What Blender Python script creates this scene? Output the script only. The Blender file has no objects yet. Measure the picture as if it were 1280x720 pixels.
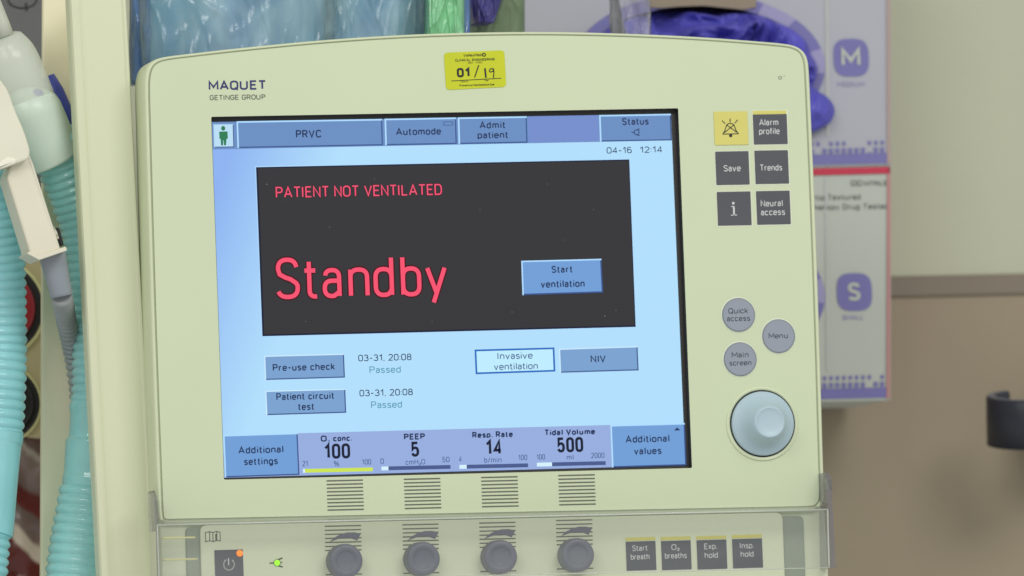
import bpy, bmesh, math, random
from mathutils import Vector, noise
from mathutils.geometry import tessellate_polygon

random.seed(7)
scene = bpy.context.scene
COL = scene.collection

# ------------------------------------------------------------------ camera, world, lamps, exposure
F_PX = 9000.0                                   # focal length in photo pixels (1280 wide)
CAM = Vector((-0.83793386, -3.64889051, -0.24433173))
YAW, PITCH, ROLL = [math.radians(a) for a in (-13.40377128, 3.75514023, 2.1329138)]
from mathutils import Matrix
_R = Matrix.Rotation(YAW, 3, 'Z') @ Matrix.Rotation(PITCH, 3, 'X') @ Matrix.Rotation(ROLL, 3, 'Y')
RIGHT, FWD, UP = _R.col[0].copy(), _R.col[1].copy(), _R.col[2].copy()

cam_data = bpy.data.cameras.new('camera')
cam = bpy.data.objects.new('camera', cam_data)
COL.objects.link(cam)
M = Matrix((( RIGHT.x, UP.x, -FWD.x, CAM.x), (RIGHT.y, UP.y, -FWD.y, CAM.y), (RIGHT.z, UP.z, -FWD.z, CAM.z), (0, 0, 0, 1)))
cam.matrix_world = M
cam_data.sensor_width = 36.0
cam_data.lens = F_PX / 1280 * 36
cam_data.clip_start = 0.05
cam_data.clip_end = 60
cam_data.dof.use_dof = True
cam_data.dof.focus_distance = 3.74
cam_data.dof.aperture_fstop = 9
scene.camera = cam

world = bpy.data.worlds.new('World')
scene.world = world
world.use_nodes = True
bg = world.node_tree.nodes['Background']
bg.inputs[0].default_value = (1.0, 0.99, 0.96, 1)
bg.inputs[1].default_value = 0.55
scene.view_settings.view_transform = 'Standard'
scene.view_settings.look = 'None'
scene.view_settings.exposure = 0
scene.view_settings.gamma = 1

def area_lamp(name, loc, target, sx, sy, power, col=(1, 0.98, 0.92)):
    d = bpy.data.lights.new(name, 'AREA')
    d.shape = 'RECTANGLE'; d.size = sx; d.size_y = sy; d.energy = power; d.color = col
    o = bpy.data.objects.new(name, d)
    o.location = loc
    o.rotation_euler = (Vector(target) - Vector(loc)).to_track_quat('-Z', 'Y').to_euler()
    COL.objects.link(o)
    return o
area_lamp('ceiling_lamp', (0.7, -2.1, 1.25), (0.05, 0, 0), 1.3, 0.7, 22)
area_lamp('ceiling_lamp', (-1.3, -2.2, 1.2), (0, 0, 0), 1.3, 0.7, 17)

# ------------------------------------------------------------------ measuring helpers
def P(px, py, Y=0.0):
    """point of the plane at depth Y seen at photo position (px, py)"""
    d = FWD + RIGHT * ((px - 640) / F_PX) - UP * ((py - 360) / F_PX)
    return CAM + d * ((Y - CAM.y) / d.y)
def scale_at(px, py, Y):
    sx = (P(px + 10, py, Y).x - P(px - 10, py, Y).x) / 20
    sz = (P(px, py - 10, Y).z - P(px, py + 10, Y).z) / 20
    return sx, sz
def lin1(c):
    c /= 255.0
    return c / 12.92 if c <= 0.04045 else ((c + 0.055) / 1.055) ** 2.4
def lin(rgb): return tuple(lin1(c) for c in rgb)
def lerp(a, b, t): return a + (b - a) * t

# ------------------------------------------------------------------ materials (all procedural)
MATS = {}
def mat(name, rgb, rough=0.5, var=0.04, scale=30.0, bump=0.0, bscale=200.0, spec=0.5, coat=0.0,
        metal=0.0, clear=0.0, transl=0.0, k=1.0, stretch=(1, 1, 1)):
    if name in MATS: return MATS[name]
    m = bpy.data.materials.new(name); m.use_nodes = True
    nt = m.node_tree; N = nt.nodes; L = nt.links
    b = N['Principled BSDF']; out = N['Material Output']
    c = tuple(min(1, v * k) for v in lin(rgb))
    tc = N.new('ShaderNodeTexCoord'); mp = N.new('ShaderNodeMapping')
    mp.inputs['Scale'].default_value = stretch
    L.new(tc.outputs['Object'], mp.inputs['Vector'])
    nz = N.new('ShaderNodeTexNoise'); nz.inputs['Scale'].default_value = scale; nz.inputs['Detail'].default_value = 4
    L.new(mp.outputs[0], nz.inputs['Vector'])
    rp = N.new('ShaderNodeValToRGB')
    rp.color_ramp.elements[0].position = 0.3; rp.color_ramp.elements[1].position = 0.7
    rp.color_ramp.elements[0].color = tuple(v * (1 - var) for v in c) + (1,)
    rp.color_ramp.elements[1].color = tuple(min(1, v * (1 + var)) for v in c) + (1,)
    L.new(nz.outputs['Fac'], rp.inputs['Fac'])
    L.new(rp.outputs['Color'], b.inputs['Base Color'])
    b.inputs['Roughness'].default_value = rough
    b.inputs['Specular IOR Level'].default_value = spec
    b.inputs['Metallic'].default_value = metal
    b.inputs['Coat Weight'].default_value = coat
    b.inputs['Coat Roughness'].default_value = 0.12
    if bump:
        n2 = N.new('ShaderNodeTexNoise'); n2.inputs['Scale'].default_value = bscale; n2.inputs['Detail'].default_value = 3
        L.new(mp.outputs[0], n2.inputs['Vector'])
        bp = N.new('ShaderNodeBump'); bp.inputs['Strength'].default_value = bump; bp.inputs['Distance'].default_value = 0.002
        L.new(n2.outputs['Fac'], bp.inputs['Height']); L.new(bp.outputs[0], b.inputs['Normal'])
    sh = b.outputs[0]
    if transl:
        t = N.new('ShaderNodeBsdfTranslucent'); L.new(rp.outputs['Color'], t.inputs[0])
        mx = N.new('ShaderNodeMixShader'); mx.inputs[0].default_value = transl
        L.new(sh, mx.inputs[1]); L.new(t.outputs[0], mx.inputs[2]); sh = mx.outputs[0]
    if clear:
        t = N.new('ShaderNodeBsdfTransparent'); t.inputs[0].default_value = (0.93, 0.95, 0.95, 1)
        mx = N.new('ShaderNodeMixShader'); mx.inputs[0].default_value = clear
        L.new(sh, mx.inputs[1]); L.new(t.outputs[0], mx.inputs[2]); sh = mx.outputs[0]
    L.new(sh, out.inputs['Surface'])
    MATS[name] = m
    return m

def clear_mat(name, tint=(0.92, 0.94, 0.93), haze=0.1, hazecol=(190, 200, 190), gloss=0.12, rough=0.05):
    m = bpy.data.materials.new(name); m.use_nodes = True
    nt = m.node_tree; N = nt.nodes; L = nt.links
    N.remove(N['Principled BSDF']); out = N['Material Output']
    t = N.new('ShaderNodeBsdfTransparent'); t.inputs[0].default_value = tint + (1,)
    d = N.new('ShaderNodeBsdfDiffuse'); d.inputs[0].default_value = lin(hazecol) + (1,)
    nz = N.new('ShaderNodeTexNoise'); nz.inputs['Scale'].default_value = 25
    mr = N.new('ShaderNodeMapRange'); mr.inputs['To Min'].default_value = haze * 0.6; mr.inputs['To Max'].default_value = haze * 1.4
    L.new(nz.outputs['Fac'], mr.inputs['Value'])
    m1 = N.new('ShaderNodeMixShader'); L.new(mr.outputs[0], m1.inputs[0])
    L.new(t.outputs[0], m1.inputs[1]); L.new(d.outputs[0], m1.inputs[2])
    g = N.new('ShaderNodeBsdfGlossy'); g.inputs['Roughness'].default_value = rough
    lw = N.new('ShaderNodeLayerWeight'); lw.inputs[0].default_value = gloss
    m2 = N.new('ShaderNodeMixShader'); L.new(lw.outputs['Fresnel'], m2.inputs[0])
    L.new(m1.outputs[0], m2.inputs[1]); L.new(g.outputs[0], m2.inputs[2])
    L.new(m2.outputs[0], out.inputs['Surface'])
    return m

def screen_mat(rgb, strength=1.0, uneven=None):
    """lit display surface"""
    name = 'display_%d_%d_%d' % rgb + ('_b' if uneven else '')
    if name in MATS: return MATS[name]
    m = bpy.data.materials.new(name); m.use_nodes = True
    nt = m.node_tree; N = nt.nodes; L = nt.links
    b = N['Principled BSDF']
    b.inputs['Base Color'].default_value = (0.004, 0.004, 0.005, 1)
    b.inputs['Roughness'].default_value = 0.35
    b.inputs['Specular IOR Level'].default_value = 0.15
    b.inputs['Emission Color'].default_value = lin(rgb) + (1,)
    b.inputs['Emission Strength'].default_value = strength
    if uneven:                                    # emission colour bluer and dimmer towards the left
        tc = N.new('ShaderNodeTexCoord'); sp = N.new('ShaderNodeSeparateXYZ'); L.new(tc.outputs['Generated'], sp.inputs[0])
        rp = N.new('ShaderNodeValToRGB'); e = rp.color_ramp.elements
        e[0].position = 0.0; e[0].color = lin(uneven) + (1,)
        e[1].position = 0.24; e[1].color = lin(rgb) + (1,)
        mxm = N.new('ShaderNodeMath'); mxm.operation = 'MULTIPLY_ADD'; mxm.inputs[1].default_value = -0.28; 
        L.new(sp.outputs['Z'], mxm.inputs[0]); L.new(sp.outputs['X'], mxm.inputs[2])
        ad = N.new('ShaderNodeMath'); ad.operation = 'ADD'; ad.inputs[1].default_value = 0.22
        L.new(mxm.outputs[0], ad.inputs[0])
        L.new(ad.outputs[0], rp.inputs[0]); L.new(rp.outputs[0], b.inputs['Emission Color'])
    MATS[name] = m
    return m
def lamp_mat(name, rgb, strength):
    m = bpy.data.materials.new(name); m.use_nodes = True
    b = m.node_tree.nodes['Principled BSDF']
    b.inputs['Base Color'].default_value = lin(rgb) + (1,)
    b.inputs['Emission Color'].default_value = lin(rgb) + (1,)
    b.inputs['Emission Strength'].default_value = strength
    return m

# ------------------------------------------------------------------ mesh builder
# ------------------------------------------------------------------ a plain stroke alphabet (capital height 1)
XH, DE = 0.73, -0.26
def arc(cx, cy, rx, ry, a0, a1, n=12):
    out = []
    for i in range(n + 1):
        t = math.radians(lerp(a0, a1, i / n)); C, S = math.cos(t), math.sin(t)
        out.append((cx + rx * math.copysign(abs(C) ** .84, C), cy + ry * math.copysign(abs(S) ** .84, S)))
    return out
def ring_(x0, x1, y0, y1, k=.55):
    rx = (x1 - x0) / 2; cx = (x0 + x1) / 2; ry = min((y1 - y0) / 2, rx / k * .62)
    return arc(cx, y1 - ry, rx, ry, 0, 180) + arc(cx, y0 + ry, rx, ry, 180, 360) + [(x1, y1 - ry)]
def _glyphs():
    g = {}
    g[' '] = (.26, [])
    g['A'] = (.62, [[(0, 0), (.31, 1), (.62, 0)], [(.10, .30), (.52, .30)]])
    g['B'] = (.52, [[(.3, .52), (0, .52)], [(0, .52), (0, 1), (.28, 1)] + arc(.28, .76, .2, .24, 90, -90) + arc(.28, .26, .24, .26, 90, -90) + [(0, 0), (0, .52)]])
    g['C'] = (.54, [arc(.28, .70, .26, .30, 15, 180) + arc(.28, .30, .26, .30, 180, 345)])
    g['D'] = (.54, [[(0, 0), (0, 1), (.24, 1)] + arc(.24, .66, .3, .34, 90, 0) + arc(.24, .34, .3, .34, 0, -90) + [(0, 0), (0, .1)]])
    g['E'] = (.46, [[(.46, 1), (0, 1), (0, 0), (.46, 0)], [(0, .52), (.4, .52)]])
    g['F'] = (.44, [[(.44, 1), (0, 1), (0, 0)], [(0, .52), (.38, .52)]])
    g['G'] = (.56, [arc(.28, .70, .27, .30, 15, 180) + arc(.28, .30, .27, .30, 180, 360) + [(.55, .46), (.3, .46)]])
    g['H'] = (.54, [[(0, 0), (0, 1)], [(.54, 0), (.54, 1)], [(0, .52), (.54, .52)]])
    g['I'] = (0.0, [[(0, 0), (0, 1)]])
    g['J'] = (.38, [[(.38, 1), (.38, .22)] + arc(.19, .22, .19, .22, 0, -165)])
    g['K'] = (.54, [[(0, 0), (0, 1)], [(.52, 1), (.02, .4)], [(.18, .58), (.54, 0)]])
    g['L'] = (.44, [[(0, 1), (0, 0), (.44, 0)]])
    g['M'] = (.68, [[(0, 0), (0, 1), (.34, .28), (.68, 1), (.68, 0)]])
    g['N'] = (.54, [[(0, 0), (0, 1), (.54, 0), (.54, 1)]])
    g['O'] = (.56, [ring_(0, .56, 0, 1)])
    g['P'] = (.5, [[(0, 0), (0, 1), (.26, 1)] + arc(.26, .74, .24, .26, 90, -90) + [(0, .48)]])
    g['Q'] = (.58, [ring_(0, .56, 0, 1), [(.34, .2), (.58, -.12)]])
    g['R'] = (.52, [[(0, 0), (0, 1), (.27, 1)] + arc(.27, .745, .23, .255, 90, -90) + [(0, .49)], [(.26, .49), (.52, 0)]])
    g['S'] = (.54, [[(.52, .80)] + arc(.27, .75, .25, .25, 25, 180) + [(.06, .61), (.2, .53), (.36, .47), (.5, .37)] + arc(.27, .25, .27, .25, 10, -160)])
    g['T'] = (.52, [[(0, 1), (.52, 1)], [(.26, 1), (.26, 0)]])
    g['U'] = (.54, [[(0, 1), (0, .28)] + arc(.27, .28, .27, .28, 180, 360) + [(.54, 1)]])
    g['V'] = (.58, [[(0, 1), (.29, 0), (.58, 1)]])
    g['W'] = (.84, [[(0, 1), (.2, 0), (.42, .92), (.64, 0), (.84, 1)]])
    g['X'] = (.56, [[(0, 1), (.56, 0)], [(0, 0), (.56, 1)]])
    g['Y'] = (.56, [[(0, 1), (.28, .46), (.56, 1)], [(.28, .48), (.28, 0)]])
    g['Z'] = (.5, [[(0, 1), (.5, 1), (0, 0), (.5, 0)]])
    b = ring_(0, .42, 0, XH)
    g['a'] = (.4, [[(.03, .58)] + arc(.21, .54, .19, .19, 155, 0) + [(.4, 0)], [(.4, .43), (.2, .43)] + arc(.2, .215, .2, .215, 90, 270) + [(.26, .01), (.4, .12)]])
    g['b'] = (.42, [[(0, 1), (0, 0)], b]); g['d'] = (.42, [[(.42, 1), (.42, 0)], b])
    g['c'] = (.4, [arc(.21, .51, .2, .22, 20, 180) + arc(.21, .22, .2, .22, 180, 340)])
    g['e'] = (.42, [[(.02, .38), (.42, .38), (.42, .50)] + arc(.21, .50, .21, .23, 0, 180) + arc(.21, .22, .21, .22, 180, 330)])
    g['f'] = (.26, [[(.08, 0), (.08, .82)] + arc(.24, .82, .16, .18, 180, 95), [(-.04, XH), (.24, XH)]])
    g['g'] = (.42, [b, [(.42, XH), (.42, -.06)] + arc(.21, -.06, .21, .20, 0, -150)])
    g['h'] = (.4, [[(0, 0), (0, 1)], [(0, .48)] + arc(.2, .52, .2, .21, 180, 0) + [(.4, 0)]])
    g['i'] = (0.0, [[(0, 0), (0, XH)], [(0, .90), (0, 1.0)]])
    g['j'] = (.08, [[(.08, XH), (.08, -.12)] + arc(-.02, -.12, .1, .14, 0, -90), [(.08, .90), (.08, 1.0)]])
    g['k'] = (.38, [[(0, 0), (0, 1)], [(.36, XH), (.02, .3)], [(.13, .42), (.38, 0)]])
    g['l'] = (0.0, [[(0, 0), (0, 1)]])
    g['m'] = (.66, [[(0, 0), (0, XH)], [(0, .48)] + arc(.165, .53, .165, .2, 180, 0) + [(.33, 0)], [(.33, .48)] + arc(.495, .53, .165, .2, 180, 0) + [(.66, 0)]])
    g['n'] = (.4, [[(0, 0), (0, XH)], [(0, .48)] + arc(.2, .52, .2, .21, 180, 0) + [(.4, 0)]])
    g['o'] = (.42, [b])
    g['p'] = (.42, [[(0, DE), (0, XH)], b]); g['q'] = (.42, [[(.42, DE), (.42, XH)], b])
    g['r'] = (.24, [[(0, 0), (0, XH)], [(0, .46)] + arc(.2, .50, .2, .23, 180, 80)])
    g['s'] = (.36, [[(.34, .60)] + arc(.18, .55, .165, .18, 30, 180) + [(.05, .44), (.18, .38), (.3, .32)] + arc(.18, .19, .18, .19, 35, -155)])
    g['t'] = (.24, [[(.08, .94), (.08, .16)] + arc(.22, .16, .14, .16, 180, 280), [(-.03, XH), (.23, XH)]])
    g['u'] = (.4, [[(0, XH), (0, .22)] + arc(.2, .22, .2, .22, 180, 360), [(.4, XH), (.4, 0)]])
    g['v'] = (.42, [[(0, XH), (.21, 0), (.42, XH)]])
    g['w'] = (.64, [[(0, XH), (.16, 0), (.32, XH), (.48, 0), (.64, XH)]])
    g['x'] = (.42, [[(0, XH), (.42, 0)], [(0, 0), (.42, XH)]])
    g['y'] = (.42, [[(0, XH), (.215, .0)], [(.42, XH), (.13, DE)]])
    g['z'] = (.38, [[(0, XH), (.38, XH), (0, 0), (.38, 0)]])
    g['0'] = (.46, [ring_(0, .46, 0, 1)])
    g['1'] = (.3, [[(0, .74), (.24, 1), (.24, 0)]])
    g['2'] = (.46, [arc(.23, .74, .22, .26, 165, -20) + [(.36, .5), (0, 0), (.46, 0)]])
    g['3'] = (.46, [arc(.22, .76, .2, .24, 160, -70) + [(.2, .53)], [(.2, .53)] + arc(.22, .265, .24, .265, 80, -160)])
    g['4'] = (.48, [[(.36, 0), (.36, 1), (0, .26), (.48, .26)]])
    g['5'] = (.46, [[(.43, 1), (.05, 1), (.02, .5)] + arc(.22, .31, .23, .31, 130, -160)])
    g['6'] = (.46, [[(.4, .92)] + arc(.23, .70, .23, .30, 60, 180) + [(0, .3)] + arc(.23, .3, .23, .3, 180, 540)])
    g['7'] = (.44, [[(0, 1), (.44, 1), (.16, 0)]])
    g['8'] = (.46, [ring_(.03, .43, .53, 1), ring_(0, .46, 0, .53)])
    g['9'] = (.46, [[(.06, .08)] + arc(.23, .30, .23, .30, 240, 360) + [(.46, .7)] + arc(.23, .7, .23, .3, 0, 360)])
    g['.'] = (.04, [[(.02, 0), (.02, .13)]]); g[':'] = (.02, [[(.01, .08), (.01, .18)], [(.01, .56), (.01, .66)]])
    g[','] = (.04, [[(.03, .06), (0, -.16)]]); g['-'] = (.3, [[(0, .42), (.3, .42)]]); g['/'] = (.34, [[(0, 0), (.34, 1)]])
    g['%'] = (.7, [ring_(0, .24, .52, 1), ring_(.46, .7, 0, .48), [(.12, 0), (.58, 1)]])
    g['\u2082'] = (.22, [[(x * .5, y * .5 - .22) for x, y in arc(.23, .74, .22, .26, 165, -20) + [(.36, .5), (0, 0), (.46, 0)]]])
    for ch, k in (('S', .88), ('a', .88), ('d', .92), ('b', .93)):
        g[ch] = (g[ch][0] * k, [[(x * k, y) for x, y in st] for st in g[ch][1]])
    return g
GLYPHS = _glyphs()
def ribbon(pts, w):
    """quads of a mitred flat stroke"""
    q = [pts[0]]
    for p in pts[1:]:
        if math.hypot(p[0] - q[-1][0], p[1] - q[-1][1]) > 1e-4: q.append(p)
    if len(q) < 2: return [], []
    closed = len(q) > 3 and math.hypot(q[0][0] - q[-1][0], q[0][1] - q[-1][1]) < 1e-3
    if closed: q = q[:-1]
    n = len(q); vs = []
    for i in range(n):
        d1 = Vector(q[i]) - Vector(q[i - 1]) if (i or closed) else None
        d2 = Vector(q[(i + 1) % n]) - Vector(q[i]) if (i < n - 1 or closed) else None
        if d1 is None: d1 = d2
        if d2 is None: d2 = d1
        d1 = d1.normalized(); d2 = d2.normalized()
        n1 = Vector((-d1.y, d1.x)); n2 = Vector((-d2.y, d2.x)); m = n1 + n2
        if m.length < .2: m = n1
        m.normalize(); k = min(1 / max(.35, m.dot(n1)), 2.2)
        p = Vector(q[i])
        vs += [p + m * (w / 2 * k), p - m * (w / 2 * k)]
    fs = [(2 * i, 2 * i + 1, 2 * ((i + 1) % n) + 1, 2 * ((i + 1) % n)) for i in range(n if closed else n - 1)]
    return vs, fs
def layout(s, total, w):
    """strokes of a line of lettering, total long (capital height 1)"""
    gap = .10; n = sum(1 for c in s if c != ' ')
    gaps = [gap + (.07 if a in 'dhilmnuaHIMNUJ1' and b in 'bhiklmnpruBDEFHIKLMNPRU' else 0) for a, b in zip(s, s[1:])] + [0]
    W = sum(GLYPHS[c][0] for c in s) + sum(gaps)
    kx = max(.15, (total - n * w) / W)
    X = w / 2; out = []
    def fy(y, low):
        if y < 0: return w / 2 + y * (1 - w / 2 / -DE) if y >= DE else y
        if not low: return w / 2 + y * (1 - w)
        if y <= XH: return w / 2 + y / XH * (XH - w)
        return XH - w / 2 + (y - XH) / (1 - XH) * (1 - XH)
    for c, gap in zip(s, gaps):
        gw, st = GLYPHS[c]
        for k in st: out.append([(X + x * kx, fy(y, c.islower() or c == '\u2082')) for x, y in k])
        X += gw * kx + gap * kx + (0 if c == ' ' else w)
    return out

class MB:
    def __init__(self): self.v = []; self.f = []; self.m = []; self.mats = []; self.smooth = []
    def mi(self, m):
        if m not in self.mats: self.mats.append(m)
        return self.mats.index(m)
    def face(self, pts, m, smooth=False):
        i = len(self.v); self.v += [Vector(p) for p in pts]
        self.f.append(tuple(range(i, i + len(pts)))); self.m.append(self.mi(m)); self.smooth.append(smooth)
    def raw(self, vs, fs, m, smooth=False):
        i = len(self.v); self.v += [Vector(p) for p in vs]; k = self.mi(m)
        for f in fs: self.f.append(tuple(a + i for a in f)); self.m.append(k); self.smooth.append(smooth)
    def quad(self, pxs, Y, m): self.face([P(x, y, Y) for x, y in pxs], m)
    def rect(self, x0, y0, x1, y1, Y, m, slope=0.0235):
        """a panel-parallel rectangle whose top-left is (x0,y0): sides follow the panel's own axes"""
        c = P((x0 + x1) / 2, (y0 + y1) / 2, Y); sx, sz = scale_at((x0 + x1) / 2, (y0 + y1) / 2, Y)
        hw = (x1 - x0) / 2 * sx; hh = (y1 - y0) / 2 * sz
        self.face([c + Vector((-hw, 0, -hh)), c + Vector((hw, 0, -hh)), c + Vector((hw, 0, hh)), c + Vector((-hw, 0, hh))], m)
    def slab(self, pts, y0, y1, m, bevel=0.0, mside=None):
        """closed solid from a world XZ outline: back at y1, front at y0 (front smaller by bevel)"""
        n = len(pts)
        if bevel:
            inn = offset(pts, -bevel)
            rings = [[(p[0], y1, p[1]) for p in pts], [(p[0], y0 + bevel, p[1]) for p in pts], [(p[0], y0 + bevel * .3, p[1]) for p in offset(pts, -bevel * .3)], [(p[0], y0, p[1]) for p in inn]]
        else:
            rings = [[(p[0], y1, p[1]) for p in pts], [(p[0], y0, p[1]) for p in pts]]
        i = len(self.v)
        for r in rings: self.v += [Vector(p) for p in r]
        k = self.mi(m); ks = self.mi(mside) if mside else k
        for j in range(len(rings) - 1):
            for a in range(n):
                b = (a + 1) % n
                self.f.append((i + j * n + a, i + j * n + b, i + (j + 1) * n + b, i + (j + 1) * n + a)); self.m.append(ks); self.smooth.append(False)
        self.f.append(tuple(i + a for a in range(n - 1, -1, -1))); self.m.append(k); self.smooth.append(False)
        o = i + (len(rings) - 1) * n
        self.f.append(tuple(o + a for a in range(n))); self.m.append(k); self.smooth.append(False)
    def lathe(self, c, prof, m, seg=48, smooth=True, axis=None):
        """profile (r, h): h towards -Y from centre c"""
        i = len(self.v); k = self.mi(m)
        for r, h in prof:
            for a in range(seg):
                t = 2 * math.pi * a / seg
                self.v.append(Vector((c[0] + r * math.cos(t), c[1] - h, c[2] + r * math.sin(t))))
        for j in range(len(prof) - 1):
            for a in range(seg):
                b = (a + 1) % seg
                self.f.append((i + j * seg + a, i + j * seg + b, i + (j + 1) * seg + b, i + (j + 1) * seg + a)); self.m.append(k); self.smooth.append(smooth)
        o = i + (len(prof) - 1) * seg
        self.f.append(tuple(o + a for a in range(seg))); self.m.append(k); self.smooth.append(False)
    def tube(self, path, radii, m, seg=20, smooth=True, caps=True):
        i = len(self.v); k = self.mi(m); n = len(path)
        for j in range(n):
            t = (path[min(j + 1, n - 1)] - path[max(j - 1, 0)]).normalized()
            a = t.cross(Vector((0, 1, 0)))
            if a.length < 1e-4: a = t.cross(Vector((1, 0, 0)))
            a.normalize(); b = t.cross(a)
            for s in range(seg):
                q = 2 * math.pi * s / seg
                self.v.append(path[j] + (a * math.cos(q) + b * math.sin(q)) * radii[j])
        for j in range(n - 1):
            for s in range(seg):
                s2 = (s + 1) % seg
                self.f.append((i + j * seg + s, i + j * seg + s2, i + (j + 1) * seg + s2, i + (j + 1) * seg + s)); self.m.append(k); self.smooth.append(smooth)
        if caps:
            for o in (i, i + (n - 1) * seg):
                self.f.append(tuple(o + s for s in range(seg))); self.m.append(k); self.smooth.append(False)
    def text(self, s, x0, x1, yb, cap, Y, m, bold=0.0, skew=0.0, rot=0.0, grow=0.0):
        """lettering: left x0, right x1, baseline yb at its middle, capital height cap (photo pixels)"""
        xc = (x0 + x1) / 2; c = P(xc, yb, Y); sx, sz = scale_at(xc, yb, Y)
        kz = cap * sz; total = (x1 - x0) * sx / kz
        w = .128 + bold * 2.0
        cr, sr = math.cos(rot), math.sin(rot)
        for k, st_ in enumerate(layout(s, total, w)):
            vs, fs = ribbon(st_, w + grow); out = []
            for x, y in vs:
                X = (x - total / 2) * kz; Z = y * kz
                out.append((c.x + X * cr - Z * sr, Y - k * 2e-6, c.z + X * sr + Z * cr))
            self.raw(out, fs, m)
    def disc(self, px, py, rpx, Y, m, seg=40, r2=None):
        c = P(px, py, Y); sx, sz = scale_at(px, py, Y)
        self.face([(c.x + rpx * sx * math.cos(2 * math.pi * a / seg), Y, c.z + (r2 or rpx) * sz * math.sin(2 * math.pi * a / seg)) for a in range(seg)], m)
    def line(self, pts, w, Y, m):
        """flat printed stroke through photo points, w pixels wide"""
        Q = [P(x, y, Y) for x, y in pts]; s = scale_at(pts[0][0], pts[0][1], Y)[1] * w / 2
        for a, b in zip(Q, Q[1:]):
            d = b - a; d.y = 0
            if d.length < 1e-7: continue
            d.normalize(); n = Vector((-d.z, 0, d.x)) * s; e = d * s * 0.5
            self.face([a - e - n, b + e - n, b + e + n, a - e + n], m)
    def build(self, name, parent=None, origin=None, fix=True):
        me = bpy.data.meshes.new(name)
        o = bpy.data.objects.new(name, me); COL.objects.link(o)
        base = Vector(WPOS.get(parent.name, (0, 0, 0))) if parent else Vector((0, 0, 0))
        if origin is None:
            lo = [min(v[i] for v in self.v) for i in range(3)]; hi = [max(v[i] for v in self.v) for i in range(3)]
            origin = Vector(((lo[0] + hi[0]) / 2, (lo[1] + hi[1]) / 2, (lo[2] + hi[2]) / 2))
        me.from_pydata([v - origin for v in self.v], [], self.f)
        for m in self.mats: me.materials.append(m)
        for p, k, s in zip(me.polygons, self.m, self.smooth): p.material_index = k; p.use_smooth = s
        if fix:
            bm = bmesh.new(); bm.from_mesh(me)
            bmesh.ops.recalc_face_normals(bm, faces=bm.faces)
            bm.to_mesh(me); bm.free()
        me.update()
        o.location = origin - base
        if parent: o.parent = parent
        WPOS[o.name] = tuple(origin)
        return o
WPOS = {}

def offset(pts, d, ztop=1.0):
    """outline moved outwards by d (outline counter-clockwise in XZ seen from the front)"""
    n = len(pts); out = []
    area = sum(pts[i][0] * pts[(i + 1) % n][1] - pts[(i + 1) % n][0] * pts[i][1] for i in range(n))
    sg = 1 if area > 0 else -1
    for i in range(n):
        a, b, c = Vector(pts[i - 1]), Vector(pts[i]), Vector(pts[(i + 1) % n])
        e1 = (b - a).normalized(); e2 = (c - b).normalized()
        n1 = Vector((e1.y, -e1.x)) * sg; n2 = Vector((e2.y, -e2.x)) * sg
        nn = (n1 + n2).normalized(); k = 1 / max(0.5, nn.dot(n1))
        dd = nn * d * k
        if dd.y > 0: dd.y *= ztop
        out.append((b.x + dd.x, b.y + dd.y))
    return out
def xz(pxs, Y=0.0): return [(q.x, q.z) for q in (P(x, y, Y) for x, y in pxs)]
def rounded(pts, r, n=6):
    """round the corners of a world XZ outline"""
    out = []; N = len(pts)
    for i in range(N):
        a, b, c = Vector(pts[i - 1]), Vector(pts[i]), Vector(pts[(i + 1) % N])
        rr = min(r, (a - b).length * .45, (c - b).length * .45)
        p0 = b + (a - b).normalized() * rr; p1 = b + (c - b).normalized() * rr
        for k in range(n + 1):
            t = k / n
            q = p0 * (1 - t) ** 2 + b * 2 * t * (1 - t) + p1 * t * t
            out.append((q.x, q.y))
    return out
def spline(pts, n=12):
    out = []
    for i in range(len(pts) - 1):
        p0 = pts[max(i - 1, 0)]; p1 = pts[i]; p2 = pts[i + 1]; p3 = pts[min(i + 2, len(pts) - 1)]
        for k in range(n):
            t = k / n
            out.append(tuple(0.5 * ((2 * b) + (-a + c) * t + (2 * a - 5 * b + 4 * c - d) * t * t + (-a + 3 * b - 3 * c + d) * t ** 3) for a, b, c, d in zip(p0, p1, p2, p3)))
    out.append(tuple(pts[-1]))
    return out

def thing(name, label, cat, loc=(0, 0, 0), group=None):
    o = bpy.data.objects.new(name, None); COL.objects.link(o)
    o.location = loc; o.empty_display_size = 0.02
    WPOS[o.name] = tuple(loc)
    o['label'] = label; o['category'] = cat
    if group: o['group'] = group
    return o
def tag(o, label, cat, group=None, kind=None):
    o['label'] = label; o['category'] = cat
    if group: o['group'] = group
    if kind: o['kind'] = kind
    return o

# ------------------------------------------------------------------ shared materials
K = 1.0
cream = mat('cream_plastic', (204, 216, 184), rough=0.42, var=0.022, scale=7, bump=0.03, bscale=900, spec=0.4)
lit_rim = mat('cream_plastic_lit_rim', (210, 220, 188), rough=0.38, var=0.015, scale=9, bump=0.03, bscale=900, spec=0.4)  # paler than the face: light caught on the rim, put into the colour
seam = mat('seam_plastic', (166, 176, 146), rough=0.7)
console = mat('console_plastic', (214, 222, 193), rough=0.45, var=0.015, scale=9)
reflection_band = mat('reflection_grey', (150, 160, 145), rough=0.5, var=0.02)  # reflection in the cover, painted as a darker grey band
black = mat('black_gasket', (16, 18, 20), rough=0.5)
brownblk = mat('dark_bezel', (44, 42, 40), rough=0.45, var=0.1)
key_dark = mat('dark_key_film', (84, 87, 94), rough=0.5, var=0.03, spec=0.3)
key_edge = mat('white_key_line', (226, 232, 214), rough=0.5)
key_yellow = mat('yellow_key_film', (212, 206, 112), rough=0.5, var=0.02)
key_text = mat('pale_print', (208, 211, 212), rough=0.5)
ink = mat('black_ink', (22, 22, 24), rough=0.6)
ink_grey = mat('grey_ink', (92, 96, 84), rough=0.6)
ink_line = mat('green_grey_ink', (96, 102, 88), rough=0.6)
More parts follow.
